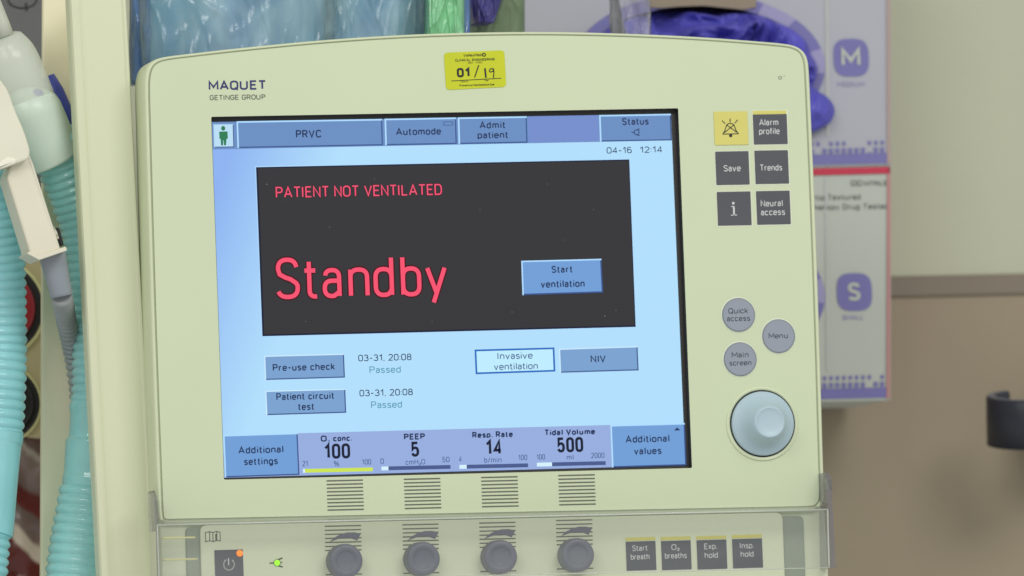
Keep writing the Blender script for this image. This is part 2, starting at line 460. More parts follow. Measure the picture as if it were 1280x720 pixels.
navy_ink = mat('navy_ink', (34, 38, 104), rough=0.5)
round_grey = mat('blue_grey_film', (146, 154, 168), rough=0.45, var=0.02)
round_edge = mat('blue_grey_film_edge', (118, 130, 136), rough=0.5)
knob_blue = mat('blue_grey_knob', (176, 200, 212), rough=0.4, var=0.02, bump=0.02, bscale=1500)
knob_grey = mat('grey_knob', (104, 108, 122), rough=0.45, var=0.03, bump=0.03, bscale=1500)
sticker_y = mat('yellow_sticker', (196, 204, 14), rough=0.35, var=0.04, scale=60)

# ------------------------------------------------------------------ the setting: wall
WY = 0.31
wall_up = mat('wall_paint', (185, 189, 167), rough=0.75, var=0.03, scale=5, bump=0.12, bscale=120)
wall_low = mat('wall_paint_brown', (155, 144, 123), rough=0.75, var=0.03, scale=5, bump=0.12, bscale=120)
trim_m = mat('trim_vinyl', (126, 117, 103), rough=0.5, var=0.03, scale=14)
zc = P(1200, 358, WY).z
sz = scale_at(1200, 358, WY)[1]
tz1, tz0 = zc + 13 * sz, zc - 13 * sz
mb = MB(); mb.face([(-2.2, WY, tz1 - .004), (2.2, WY, tz1 - .004), (2.2, WY, 1.5), (-2.2, WY, 1.5)], wall_up)
w = mb.build('wall'); w['kind'] = 'structure'
mb = MB(); mb.face([(-2.2, WY - .0005, -1.3), (2.2, WY - .0005, -1.3), (2.2, WY - .0005, tz0 + .004), (-2.2, WY - .0005, tz0 + .004)], wall_low)
w = mb.build('lower_wall'); w['kind'] = 'structure'
mb = MB()
prof = [(WY - .001, tz1 + .0005), (WY - .0016, tz1), (WY - .0024, tz1 - .0008), (WY - .0024, tz0 + .0016), (WY - .0018, tz0 + .0006), (WY - .0009, tz0)]
for (a, b) in zip(prof, prof[1:]):
    mb.face([(-2.2, a[0], a[1]), (2.2, a[0], a[1]), (2.2, b[0], b[1]), (-2.2, b[0], b[1])], trim_m, smooth=False)
w = mb.build('wall_trim'); w['kind'] = 'structure'

# ------------------------------------------------------------------ glove boxes
carton = mat('white_carton', (170, 173, 184), rough=0.6, var=0.02, scale=12)
carton_s = mat('white_carton_warm', (180, 186, 179), rough=0.6, var=0.02, scale=12)
print_purple = mat('purple_print', (112, 110, 170), rough=0.55, var=0.03)
print_pale = mat('pale_purple_print', (152, 148, 190), rough=0.55, var=0.03)
print_red = mat('red_print', (190, 40, 72), rough=0.55, var=0.03)
print_pink = mat('pink_print', (180, 130, 130), rough=0.55, var=0.05)
print_grey = mat('grey_print', (112, 116, 112), rough=0.6)
print_line = mat('carton_crease', (182, 185, 184), rough=0.6)
kraft = mat('raw_cardboard', (146, 134, 116), rough=0.8, var=0.05)
dark_in = mat('shaded_box_inside', (24, 22, 34), rough=0.9)  # shade inside the carton, painted near black
BY = 0.225; BD = 0.075
def squircle(cx, cy, rx, ry, Y, n=48, e=3.2):
    c = P(cx, cy, Y); sx, s2 = scale_at(cx, cy, Y); out = []
    for a in range(n):
        t = 2 * math.pi * a / n; C, S = math.cos(t), math.sin(t)
        out.append((c.x + rx * sx * math.copysign(abs(C) ** (2 / e), C), Y, c.z + ry * s2 * math.copysign(abs(S) ** (2 / e), S)))
    return out
def glove_box(label, corners, oval, cmat, edge, letter, word, bandtop, top_red, kind):
    cx = sum(c[0] for c in corners) / 4; cy = max(c[1] for c in corners)
    root = thing('glove_box', label, 'glove box', tuple(P(cx, cy, BY + BD / 2)), 'glove boxes on the wall')
    O = xz(corners, BY)                                        # TL TR BR BL
    ox, oy, oa, ob = oval
    c = P(ox, oy, BY); sx, s2 = scale_at(ox, oy, BY)
    hole = [(c.x + oa * sx * math.cos(2 * math.pi * a / 56), c.z + ob * s2 * math.sin(2 * math.pi * a / 56)) for a in range(56)]
    mb = MB()
    loops = [[Vector((p[0], p[1], 0)) for p in O], [Vector((p[0], p[1], 0)) for p in hole]]
    flat = loops[0] + loops[1]
    mb.raw([(p.x, BY, p.y) for p in flat], [tuple(t) for t in tessellate_polygon(loops)], cmat)
    n = 4
    for a in range(4):
        p, q = O[a], O[(a + 1) % 4]
        mb.face([(p[0], BY, p[1]), (q[0], BY, q[1]), (q[0], BY + BD, q[1]), (p[0], BY + BD, p[1])], edge if a == 1 else cmat)
    mb.face([(p[0], BY + BD, p[1]) for p in O], kraft)
    for a in range(56):                                         # card edge around the opening, in the painted shade colour
        p, q = hole[a], hole[(a + 1) % 56]
        mb.face([(p[0], BY, p[1]), (q[0], BY, q[1]), (q[0], BY + .02, q[1]), (p[0], BY + .02, p[1])], dark_in)
    mb.face([(p[0], BY + .02, p[1]) for p in offset(hole, .01)], dark_in)
    mb.build('carton', root, fix=False)
    # printed border of the opening
    mb = MB()
    inn = hole; outl = [(c.x + (oa + 15) * sx * math.cos(2 * math.pi * a / 56), c.z + (ob + 16) * s2 * math.sin(2 * math.pi * a / 56)) for a in range(56)]
    y = BY - .0006
    for a in range(56):
        b = (a + 1) % 56
        t = a / 56 * 360
        mm = print_pale if (t < 8 or 352 < t or 38 < t < 55) else print_purple
        mb.face([(inn[a][0], y, inn[a][1]), (inn[b][0], y, inn[b][1]), (outl[b][0], y, outl[b][1]), (outl[a][0], y, outl[a][1])], mm)
    mb.build('opening_border', root)
    # size badge
    lx, ly = letter[1], letter[2]
    mb = MB()
    y = BY - .0005
    mb.face(squircle(lx, ly, 22, 23.5, y), print_purple)
    mb.text(letter[0], lx - letter[3], lx + letter[3], ly + 11, 23, y - .0004, carton_s, bold=0.035)
    mb.build('size_badge', root)
    mb = MB(); mb.text(word[0], word[1], word[2], word[3], 6, y, print_pale, bold=.02); mb.build('size_word', root)
    # halftone band
    mb = MB()
    rnd = random.Random(letter[0])
    xr = corners[2][0] - 5
    mb.quad([(560, bandtop + 15 + 13), (xr, bandtop + 15), (xr, bandtop + 28), (560, bandtop + 28 + 13)], y, print_purple)
    x = 980
    while x < xr - 4:
        sl = (xr - x) * 0.0235
        if rnd.random() < .85: mb.rect(x, bandtop + 8 + sl, x + 5.4, bandtop + 13.4 + sl, y, print_purple)
        if rnd.random() < .6: mb.rect(x + 1, bandtop + 13.4 + sl, x + 4.4, bandtop + 15.5 + sl, y, print_purple)
        if rnd.random() < .8: mb.rect(x + .8, bandtop - .5 + sl, x + 5, bandtop + 4.5 + sl, y, print_purple)
        x += 8
    mb.build('halftone_band', root)
    mb = MB()
    ex = corners[1][0]
    mb.quad([(ex - 5, corners[1][1] + 2), (ex - .5, corners[1][1] + 2), (corners[2][0] - .5, corners[2][1] - 2), (corners[2][0] - 5, corners[2][1] - 2)], y - .0003, edge)
    mb.quad([(1031, corners[1][1] + 14), (1035, corners[1][1] + 14), (1037, bandtop - 6), (1033, bandtop - 6)], y, print_line)
    mb.build('edge_stripe', root)
    if top_red:
        mb = MB(); mb.quad([(560, top_red + 13), (ex - 1, top_red), (ex - 1, top_red + 8.5), (560, top_red + 21.5)], y - .0003, print_red)
        mb.build('red_stripe', root)
    if kind:
        mb = MB()
        mb.text('NITRILE', 1080, 1109, 232, 6, y, print_grey, bold=.02)
        for q in (1064, 1071.5):
            mb.rect(q, 225.5, q + 6, 232, y, print_grey); mb.rect(q + 1.4, 227, q + 4.6, 230.5, y - .0004, carton_s)
        mb.text('Fingertip Textured', 991, 1076, 250, 7, y, print_grey, bold=.015)
        mb.text('Chemotherapy Drug Tested', 982, 1111, 262, 7, y, print_grey, bold=.015)
        mb.build('box_print', root)
    return root
box_m = glove_box('white glove carton marked M with a purple oval opening, above the carton marked S',
          [(553, -76), (1113, -90), (1114, 206.5), (556, 219.5)], (873, 84, 144, 77), carton, mat('pink_grey_print', (170, 150, 146), rough=.55),
          ('M', 1064, 72, 12), ('MEDIUM', 1047, 1081, 108), 176, None, False)
box_s = glove_box('white glove carton marked S with a red stripe, below the carton marked M',
          [(556, 220.5), (1114, 207.5), (1113, 500), (560, 513)], (871, 372, 146, 77), carton_s, print_pink,
          ('S', 1068, 365, 8), ('SMALL', 1053, 1080, 399.5), 469, 208.3, True)

glove_m = mat('purple_nitrile', (86, 84, 186), rough=0.42, var=0.08, scale=40, spec=0.4)
# crumpled gloves in the upper carton
mb = MB()
nu, nv = 200, 100; vs = []; fs = []
c = P(873, 84, BY); sx, s2 = scale_at(873, 84, BY)
def fold(p): return (1 - min(1, abs(noise.noise(p)) * 2.2)) ** 1.5
for j in range(nv + 1):
    for i in range(nu + 1):
        u = i / nu * 2 - 1; v = j / nv * 2 - 1
        X = u * math.sqrt(1 - v * v / 2); Z = v * math.sqrt(1 - u * u / 2)
        r = min(1, math.hypot(X, Z))
        wx, wz = X * 147 * sx, Z * 77 * s2
        g = Vector((wx * 22, wz * 22, 1.3)); wq = noise.noise_vector(g)
        # strips of film lying across each other: long folds that turn with the position
        aa = .9 * wq.x + (1.1 if X > .45 else .25 * X)
        du = (wx * math.cos(aa) + wz * math.sin(aa)); dv = (-wx * math.sin(aa) + wz * math.cos(aa))
        d = fold(Vector((du * 34 + wq.y, dv * 95 + wq.x, 2.2))) * .013 + fold(Vector((du * 60 + 4, dv * 190, 5.1))) * .006 + fold(Vector((du * 110, dv * 330, 7.7))) * .0022
        low = max(0, noise.noise(Vector((wx * 45 + 9, wz * 60, 4)))) * .02
        sm = lambda a, b, t: max(0, min(1, (t - a) / (b - a)))
        top = sm(.55, .8, Z) * (1 - sm(.3, .55, abs(X + .02)))
        ey = lerp(BY - .004, BY + .012, top)
        vs.append((c.x + wx, ey + low * .7 - d * (1 - r ** 10) - .008 * (1 - r * r), c.z + wz - .001))
for j in range(nv):
    for i in range(nu):
        a = j * (nu + 1) + i; fs.append((a, a + 1, a + nu + 2, a + nu + 1))
mb.raw(vs, fs, glove_m, True)
tag(mb.build('glove_pile'), 'crumpled purple gloves packed inside the opening of the M carton', 'gloves', kind='stuff')
# torn card flap over the gloves
mb = MB()
mb.slab(xz([(806, -14), (946, -18), (945, 9), (930, 12), (905, 9.5), (880, 7), (850, 8), (826, 10), (812, 9)], BY - .002), BY - .002, BY - .0012, kraft)
fl = mb.build('box_flap', box_m)
# one glove hanging out
mb = MB()
out = [(1004, 92), (1014, 106), (1023, 114), (1034, 121), (1042, 132), (1043, 142), (1038, 153), (1026, 161), (1014, 166), (1002, 170), (990, 160), (985, 130), (992, 105)]
nu, nv = 16, 72
ring = spline(out + [out[0]], 6)[:-1]; n = len(ring)
cpx = (1008, 134); vs = []; fs = []
for j in range(1, nu + 1):
    t = j / nu
    for (x, y) in ring:
        px, py = cpx[0] + (x - cpx[0]) * t, cpx[1] + (y - cpx[1]) * t
        Y = BY - .006 - .012 * math.sqrt(max(0, 1 - t * t)) + .006 * abs(noise.noise(Vector((px * .09, py * .05, 1))))
        vs.append(tuple(P(px, py, Y)))
for j in range(nu - 1):
    for a in range(n):
        b = (a + 1) % n; fs.append((j * n + a, j * n + b, (j + 1) * n + b, (j + 1) * n + a))
fs.append(tuple(range(n)))
k0 = len(vs)
for (x, y) in ring: vs.append(tuple(P(x, y, BY - .003)))
for a in range(n):
    b = (a + 1) % n; fs.append(((nu - 1) * n + a, (nu - 1) * n + b, k0 + b, k0 + a))
fs.append(tuple(range(k0, k0 + n)))
mb.raw(vs, fs, glove_m, True)
tag(mb.build('glove'), 'purple glove hanging out of the M carton, beside the monitor edge', 'glove')

# ------------------------------------------------------------------ dark bracket on the wall, right edge
navy = mat('navy_plastic', (40, 44, 56), rough=0.45, var=0.06, bump=0.05, bscale=500)
navy_top = mat('navy_plastic_top', (108, 112, 124), rough=0.5, var=0.08)  # paler grey, top face of the band only
root = thing('wall_bracket', 'dark navy curved holder on the brown wall at the right edge', 'bracket', tuple(P(1290, 560, .26)))
mb = MB()
c = P(1286, 524, .235); s1 = scale_at(1280, 524, .235)[1]
Ro, Ri, H = 53 * s1, 40 * s1, 31 * s1
tilt = Matrix.Rotation(math.radians(11), 3, 'X') @ Matrix.Rotation(math.radians(-2), 3, 'Y')
n = 30; ang = [math.radians(lerp(108, 330, i / n)) for i in range(n + 1)]
rows = []
for a in ang:
    ca, sa = math.cos(a), math.sin(a)
    pr = [(Ro, -H), (Ro, H - .0012), (Ro - .0012, H), (Ri + .0012, H), (Ri, H - .0012), (Ri, -H)]
    rows.append([c + tilt @ Vector((r * ca, r * sa, h)) for r, h in pr])
i0 = len(mb.v)
for r in rows: mb.v += r
km = mb.mi(navy); kt = mb.mi(navy_top)
for i in range(n):
    for j in range(6):
        k = (j + 1) % 6
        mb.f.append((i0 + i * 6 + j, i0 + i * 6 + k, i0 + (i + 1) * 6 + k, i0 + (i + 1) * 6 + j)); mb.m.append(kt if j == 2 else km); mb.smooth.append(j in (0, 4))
for o in (i0, i0 + n * 6): mb.f.append(tuple(o + j for j in range(6))); mb.m.append(km); mb.smooth.append(False)
mb.build('curved_band', root)
mb = MB()
x0 = c.x + Ro * .1
mb.slab(rounded([(x0 + .012, c.z - H * .7), (x0 + .05, c.z - H * .7), (x0 + .05, c.z + H * .6), (x0 + .012, c.z + H * .6)], .004), c.y + Ri * .75, WY - .0006, navy, .001)
mb.build('wall_mount', root)

# ------------------------------------------------------------------ left background
shade_board_grey = mat('shade_board_grey', (100, 102, 102), rough=0.7, var=0.07, scale=14)  # shaded wall painted as a flat grey board
root = thing('wall_in_shade', 'plain grey board painted as wall in shade, behind the white connector at top left', 'board', tuple(P(10, 340, .29)))
mb = MB(); mb.slab(rounded(xz([(-60, -60), (70, -63), (74, 338), (-52, 341)], .24), .002), .24, .305, shade_board_grey, .0015); mb.build('shade_board', root)
mb = MB()
mb.line([(28 + 18 * math.cos(t / 20 * 2 * math.pi), -1 + 11 * math.sin(t / 20 * 2 * math.pi)) for t in range(21)], 1.6, .2394, ink)
mb.line([(32.5, 4), (33.5, 13)], 2, .2392, ink)
mb.build('round_mark', root)

beige = mat('beige_plate', (186, 176, 136), rough=0.55, var=0.03)
ycream = mat('pale_yellow_ring', (222, 220, 160), rough=0.5)
red = mat('red_plastic', (150, 34, 44), rough=0.35, var=0.15, scale=60)
blk = mat('black_plastic', (26, 25, 28), rough=0.45)
root = thing('outlet_plate', 'beige plate with a red round outlet above a black one, behind the left blue hose', 'outlet plate', tuple(P(20, 545, .26)))
mb = MB(); mb.slab(rounded(xz([(-40, 322), (66, 320), (67, 548), (-38, 550)], .23), .003), .23, .27, beige, .002); mb.build('plate', root)
def outlet(cx, cy, R, inner, nm, lab):
    mb = MB(); c = P(cx, cy, .23); s = scale_at(cx, cy, .23)[1]; R *= s
    mb.lathe(c, [(R, 0), (R, .003), (R * .965, .0045), (R * .93, .0046)], ycream)
    o = mb.build(nm, root)
    mb = MB(); mb.lathe(c, [(R * .93, .0047), (R * .92, .0056), (R * .78, .0058), (R * .77, .0056)], blk); mb.build('dark_ring', o)
    mb = MB(); mb.lathe(c, [(R * .765, .0059), (R * .74, .009), (R * .68, .0102), (R * .3, .0106)], inner); mb.build('centre_disc', o)
    if lab: o['label'] = lab
outlet(-6, 386, 63, red, 'round_outlet', 'red round outlet')
outlet(2, 505, 50, blk, 'round_outlet', 'black round outlet')

maroon = mat('maroon_film', (92, 36, 32), rough=0.3, var=0.1, scale=40)
silver = mat('grey_brown_film', (112, 96, 90), rough=0.3, var=0.2, scale=40)
pale = mat('pale_film', (205, 195, 175), rough=0.3, var=0.05)
mb = MB()
Yb = .235
vs = [(P(x, y, Yb - .004 * (1 + noise.noise(Vector((x * .05, y * .03, 0)))))) for y in range(546, 761, 6) for x in range(-30, 69, 6)]
nx = len(range(-30, 69, 6)); ny = len(range(546, 761, 6))
def band_film(name, bands):
    """glossy film printed with slanting colour bands"""
    m = bpy.data.materials.new(name); m.use_nodes = True
    nt = m.node_tree; N = nt.nodes; L = nt.links; b = N['Principled BSDF']; b.inputs['Roughness'].default_value = .28
    tc = N.new('ShaderNodeTexCoord'); sp = N.new('ShaderNodeSeparateXYZ'); L.new(tc.outputs['Generated'], sp.inputs[0])
    nz = N.new('ShaderNodeTexNoise'); nz.inputs['Scale'].default_value = 3; L.new(tc.outputs['Generated'], nz.inputs['Vector'])
    m1 = N.new('ShaderNodeMath'); m1.operation = 'MULTIPLY_ADD'; m1.inputs[1].default_value = .38; L.new(sp.outputs['X'], m1.inputs[0]); L.new(sp.outputs['Z'], m1.inputs[2])
    m2 = N.new('ShaderNodeMath'); m2.operation = 'MULTIPLY_ADD'; m2.inputs[1].default_value = .10; L.new(nz.outputs['Fac'], m2.inputs[0]); L.new(m1.outputs[0], m2.inputs[2])
    m3 = N.new('ShaderNodeMath'); m3.operation = 'MULTIPLY'; m3.inputs[1].default_value = .67; L.new(m2.outputs[0], m3.inputs[0])
    rp = N.new('ShaderNodeValToRGB'); e = rp.color_ramp.elements
    while len(e) < len(bands): e.new(.5)
    for el, (p, c) in zip(e, bands): el.position = p; el.color = lin(c) + (1,)
    L.new(m3.outputs[0], rp.inputs[0]); L.new(rp.outputs[0], b.inputs['Base Color'])
    return m
film = band_film('banded_film', [(0, (92, 36, 32)), (.40, (96, 38, 34)), (.42, (200, 188, 168)), (.465, (196, 184, 164)), (.485, (116, 98, 92)), (.56, (104, 88, 84)), (.58, (98, 34, 34)), (.655, (92, 34, 34)), (.68, (110, 92, 86)), (.80, (126, 110, 102)), (.83, (168, 158, 146)), (.85, (104, 84, 80)), (.93, (80, 44, 46)), (1, (96, 76, 74))])
mb.raw(vs, [(j * nx + i, j * nx + i + 1, (j + 1) * nx + i + 1, (j + 1) * nx + i) for j in range(ny - 1) for i in range(nx - 1)], film, True)
bk = [(v.x, Yb + .012, v.z) for v in (vs[0], vs[nx - 1], vs[-1], vs[(ny - 1) * nx])]
mb.face(bk, maroon)
edge = [vs[i] for i in range(nx)]
for a, b in zip(edge, edge[1:]): mb.face([a, b, (b.x, Yb + .012, b.z), (a.x, Yb + .012, a.z)], maroon)
ed = [vs[j * nx + nx - 1] for j in range(ny)]
for a, b in zip(ed, ed[1:]): mb.face([a, b, (b.x, Yb + .012, b.z), (a.x, Yb + .012, a.z)], maroon)
tag(mb.build('foil_packet'), 'maroon and grey packet hanging behind the left blue hose, under the black outlet', 'packet')

# ------------------------------------------------------------------ support column left of the monitor
col_front = mat('column_plastic', (213, 218, 188), rough=0.4, var=0.015, scale=6, bump=0.03, bscale=700)
col_back = mat('column_back_plastic', (236, 231, 200), rough=0.45, var=0.015, scale=6)
root = thing('support_column', 'tall cream plastic upright on the left of the ventilator monitor', 'column', tuple(P(125, 780, .06)))
def column_part(name, left_top, right_top, left_bot, right_bot, y0, y1, m, prof):
    """extruded section between a top and a bottom line; prof = (t across, y)"""
    mb = MB(); N = 14
    lt, rt, lb, rb = P(*left_top, y0), P(*right_top, y0), P(*left_bot, y0), P(*right_bot, y0)
    rows = []
    for j in range(N + 1):
        s = j / N; a = lt.lerp(lb, s); b = rt.lerp(rb, s)
        rows.append([Vector((lerp(a.x, b.x, t), y0 + yy, lerp(a.z, b.z, t))) for t, yy in prof])
    n = len(prof)
    for j in range(N):
        for i in range(n):
            k = (i + 1) % n
            mb.face([rows[j][i], rows[j][k], rows[j + 1][k], rows[j + 1][i]], m, False)
    mb.face(rows[0], m); mb.face(rows[-1], m)
    return mb.build(name, root)
TH = .012
column_part('front_plate', (85, -30), (157, -30), (127, 760), (199, 760), .020, 0, col_front,
  [(0, TH), (0, .0035), (.01, .0012), (.035, .0), (.12, -.0003), (.16, .0000), (.20, .0006), (.25, .0010), (.30, .0012), (.36, .0011), (.90, .0010), (.94, .0002), (.97, .0002), (.99, .001), (1, .003), (1, TH)])
column_part('back_plate', (54, -30), (150, -30), (51, 760), (190, 760), .088, 0, col_back,
  [(0, .004), (0, .0008), (.01, .0002), (.02, 0), (1, 0), (1, .004)])
mb = MB()
a, b = P(140, -30, .032), P(182, 760, .032)
mb.face([(a.x, .030, a.z), (b.x, .030, b.z), (b.x - .002, .0875, b.z), (a.x - .002, .0875, a.z)], col_back)
mb.face([(a.x + .004, .030, a.z), (b.x + .004, .030, b.z), (b.x + .002, .0875, b.z), (a.x + .002, .0875, a.z)], col_back)
mb.build('web', root)

# ------------------------------------------------------------------ breathing hoses
teal = mat('teal_hose_plastic', (176, 240, 240), rough=0.09, var=0.05, scale=60, spec=0.6, clear=0.2, transl=0.16, coat=.3)
teal2 = mat('blue_hose_plastic', (172, 240, 247), rough=0.09, var=0.05, scale=60, spec=0.6, clear=0.16, transl=0.16, coat=.3)
def hose(mb, pts, m, pitch, amp=0.0013, plain=None, seg=36):
    """corrugated hose through (px, py, radius px, Y); pitch in m; plain(py) -> True where smooth"""
    path = spline(pts, 60)
    Q = [P(x, y, Y) for x, y, r, Y in path]; S = scale_at(60, 400, .05)[0]
    L = [0]
    for a, b in zip(Q, Q[1:]): L.append(L[-1] + (b - a).length)
    step = pitch / 10; n = int(L[-1] / step); out = []; rad = []; j = 0
    for i in range(n + 1):
        d = i * step
        while j < len(L) - 2 and L[j + 1] < d: j += 1
        t = (d - L[j]) / max(1e-9, L[j + 1] - L[j])
        q = Q[j].lerp(Q[j + 1], t); r = lerp(path[j][2], path[min(j + 1, len(path) - 1)][2], t) * S
        py = lerp(path[j][1], path[min(j + 1, len(path) - 1)][1], t)
        ph = (d / pitch) % 1
        if plain and plain(py): pass
        else: r -= amp * (abs(2 * ph - 1) ** 1.7)
        out.append(q); rad.append(r)
    mb.tube(out, rad, m, seg)
# left hose
root = thing('breathing_hose', 'pale blue corrugated hose at the far left edge, in front of the red outlet', 'hose', tuple(P(-10, 740, .06)), 'corrugated breathing hoses')
mb = MB()
hose(mb, [(-18, 175, 40, .045), (-14, 240, 41, .05), (-10, 330, 42, .06), (-8, 420, 42, .065), (-9, 480, 42, .065), (-12, 540, 42, .065)], teal2, 0.0049)
mb.build('corrugated_hose', root)
mb = MB()
S = scale_at(0, 600, .065)[0]
pts = [(-12, 537, 41, .065), (-13, 545, 42, .065), (-15, 556, 41.5, .065), (-20, 600, 42, .065), (-24, 650, 42, .065), (-26, 662, 43, .065)]
pp = spline(pts, 6); mb.tube([P(x, y, Y) for x, y, r, Y in pp], [r * S for x, y, r, Y in pp], teal2, 36)
mb.build('cuff', root)
mb = MB(); hose(mb, [(-26, 660, 41, .065), (-30, 700, 41, .065), (-33, 760, 41, .065)], teal2, 0.0049); mb.build('corrugated_hose', root)
# right hose
root = thing('breathing_hose', 'teal corrugated hose running down tucked against the cream column', 'hose', tuple(P(100, 740, .06)), 'corrugated breathing hoses')
mb = MB()
hose(mb, [(66, 168, 33, .05), (76, 200, 33, .055), (95, 250, 32, .06), (109, 300, 31, .062), (118, 380, 30.5, .064), (120.5, 460, 31, .064), (119, 505, 31, .064)], teal, 0.0047)
mb.build('corrugated_hose', root)
mb = MB()
pts = [(119, 503, 30, .064), (118.5, 510, 32, .064), (118, 520, 30.5, .064), (117, 545, 31, .064), (116.5, 553, 34, .064), (115.5, 562, 34, .064), (114.5, 590, 34.5, .064), (114, 600, 36, .064), (113, 612, 35, .064)]
pp = spline(pts, 6); mb.tube([P(x, y, Y) for x, y, r, Y in pp], [r * S for x, y, r, Y in pp], teal, 36)
mb.build('cuff', root)
mb = MB(); hose(mb, [(113, 610, 39, .064), (108, 650, 41, .064), (103, 690, 43, .064), (96, 760, 44, .064)], teal, 0.0052, amp=.0013); mb.build('corrugated_hose', root)

# frosted Y piece joining the hoses
frost = mat('frosted_plastic', (244, 250, 240), rough=0.22, var=0.03, clear=0.42, transl=0.2, spec=0.6)
frost2 = mat('frosted_sleeve', (226, 242, 230), rough=0.3, var=0.03, clear=0.1, transl=0.2)
bluecap = mat('blue_cap', (70, 84, 180), rough=0.35)
creamclip = mat('cream_clip', (224, 223, 204), rough=0.4, var=0.03)
root = thing('y_connector', 'frosted white connector on top of the blue hoses with a blue cap inside', 'connector', tuple(P(40, 200, .05)))
S = scale_at(40, 120, .045)[0]
mb = MB()
pts = [(0, 58, 33, .042), (8, 74, 38, .043), (20, 100, 38.5, .044), (30, 125, 38, .046), (36, 142, 38, .047)]
pp = spline(pts, 8)
Q = [P(x, y, Y) for x, y, r, Y in pp]; R_ = [r * S for x, y, r, Y in pp]
# domed start
d0 = (Q[0] - Q[3]).normalized()
Q = [Q[0] + d0 * R_[0] * k for k in (.30, .29, .24, .14)] + Q; R_ = [R_[0] * k for k in (.05, .5, .78, .94)] + R_
mb.tube(Q, R_, frost, 36); mb.build('body', root)
mb = MB()
pts = [(35, 139, 41, .047), (37, 144, 42, .047), (50, 175, 42, .05), (62, 201, 41, .053)]
pp = spline(pts, 6); mb.tube([P(x, y, Y) for x, y, r, Y in pp], [r * S for x, y, r, Y in pp], frost2, 36); mb.build('sleeve', root)
mb = MB()
c = P(45, 121, .036); mb.lathe(c, [(.0048 * math.sin(t / 12 * math.pi) + 1e-5, -.0048 * math.cos(t / 12 * math.pi)) for t in range(13)], bluecap, 24); mb.build('cap', root)
mb = MB(); pp = [P(60, 95, .075), P(68, 115, .075), P(80, 140, .075), P(88, 156, .075)]
mb.tube(pp, [.0035, .0052, .0048, .003], bluecap, 16); mb.build('cap', root)
mb = MB(); pp = [P(-14, -12, .038), P(-6, 10, .038), P(2, 30, .038), P(7, 46, .038)]
mb.tube(pp, [.004, .0042, .0042, .0046], mat('white_tube', (214, 218, 206), rough=.35, transl=.3), 20); mb.build('side_port', root)

# white sensor block with a grey hose
blockm = mat('sensor_block_plastic', (222, 219, 200), rough=0.42, var=0.02)
greyh = mat('grey_hose_plastic', (152, 158, 160), rough=0.35, var=0.05)
greyc = mat('grey_cuff_plastic', (140, 148, 158), rough=0.35, var=0.05)
root = thing('flow_sensor', 'white rectangular sensor block clipped in front of the hoses with thin grey hose below', 'sensor', tuple(P(66, 320, .02)))
mb = MB()
mb.slab(rounded(xz([(8.5, 222), (14, 206), (37, 193), (42, 205), (76, 312), (48, 322), (38, 318)], .006), .0015), .006, .03, blockm, .0012)
mb.slab(xz([(37, 314), (48, 319.5), (82, 308), (84, 313), (49, 325), (34, 317)], .003), .003, .031, blockm, .0003)
mb.build('block', root)
mb = MB()
mb.slab(rounded(xz([(-14, 216), (-14, 92), (-2, 98), (9, 112), (18, 138), (30, 165), (37, 188), (36, 199), (20, 205)], .0), .004), -.002, .018, creamclip, .0012)
mb.build('clip', root)
mb = MB()
mb.slab(rounded(xz([(-3, 205), (8, 196), (19.5, 198), (20.5, 204), (2, 211), (-3, 212)], -.003), .0012), -.0035, .004, mat('white_clip_latch', (240, 238, 222), rough=.35), .001)
mb.slab(rounded(xz([(34, 217), (44, 224), (60, 275), (70, 290), (73, 300), (66, 297), (55, 265)], .02), .001), .016, .028, creamclip, .001)
mb.build('latch', root)
S = scale_at(70, 340, .02)[0]
mb = MB()
pp = [(64.5, 316, 17, .02), (66, 322, 16.6, .02), (73, 352, 14.6, .021), (76, 365, 13.8, .0215), (76.6, 368, 14.4, .022), (77.2, 371, 13.2, .022)]
mb.tube([P(x, y, Y) for x, y, r, Y in pp], [r * S for x, y, r, Y in pp], greyc, 28); mb.build('cuff', root)
mb = MB()
hose(mb, [(77, 370, 13.5, .023), (83, 400, 13, .05), (91, 440, 12.5, .072), (97, 480, 12, .076), (99, 515, 11.5, .078), (100, 540, 11.5, .08)], greyh, 0.0040, amp=.0011, seg=24)
mb.build('grey_hose', root)
mb = MB()
mb.slab(rounded(xz([(69, 285), (74, 284), (80, 306), (76, 308)], .033), .0006), .033, .038, blk, .0005); mb.build('contact_strip', root)

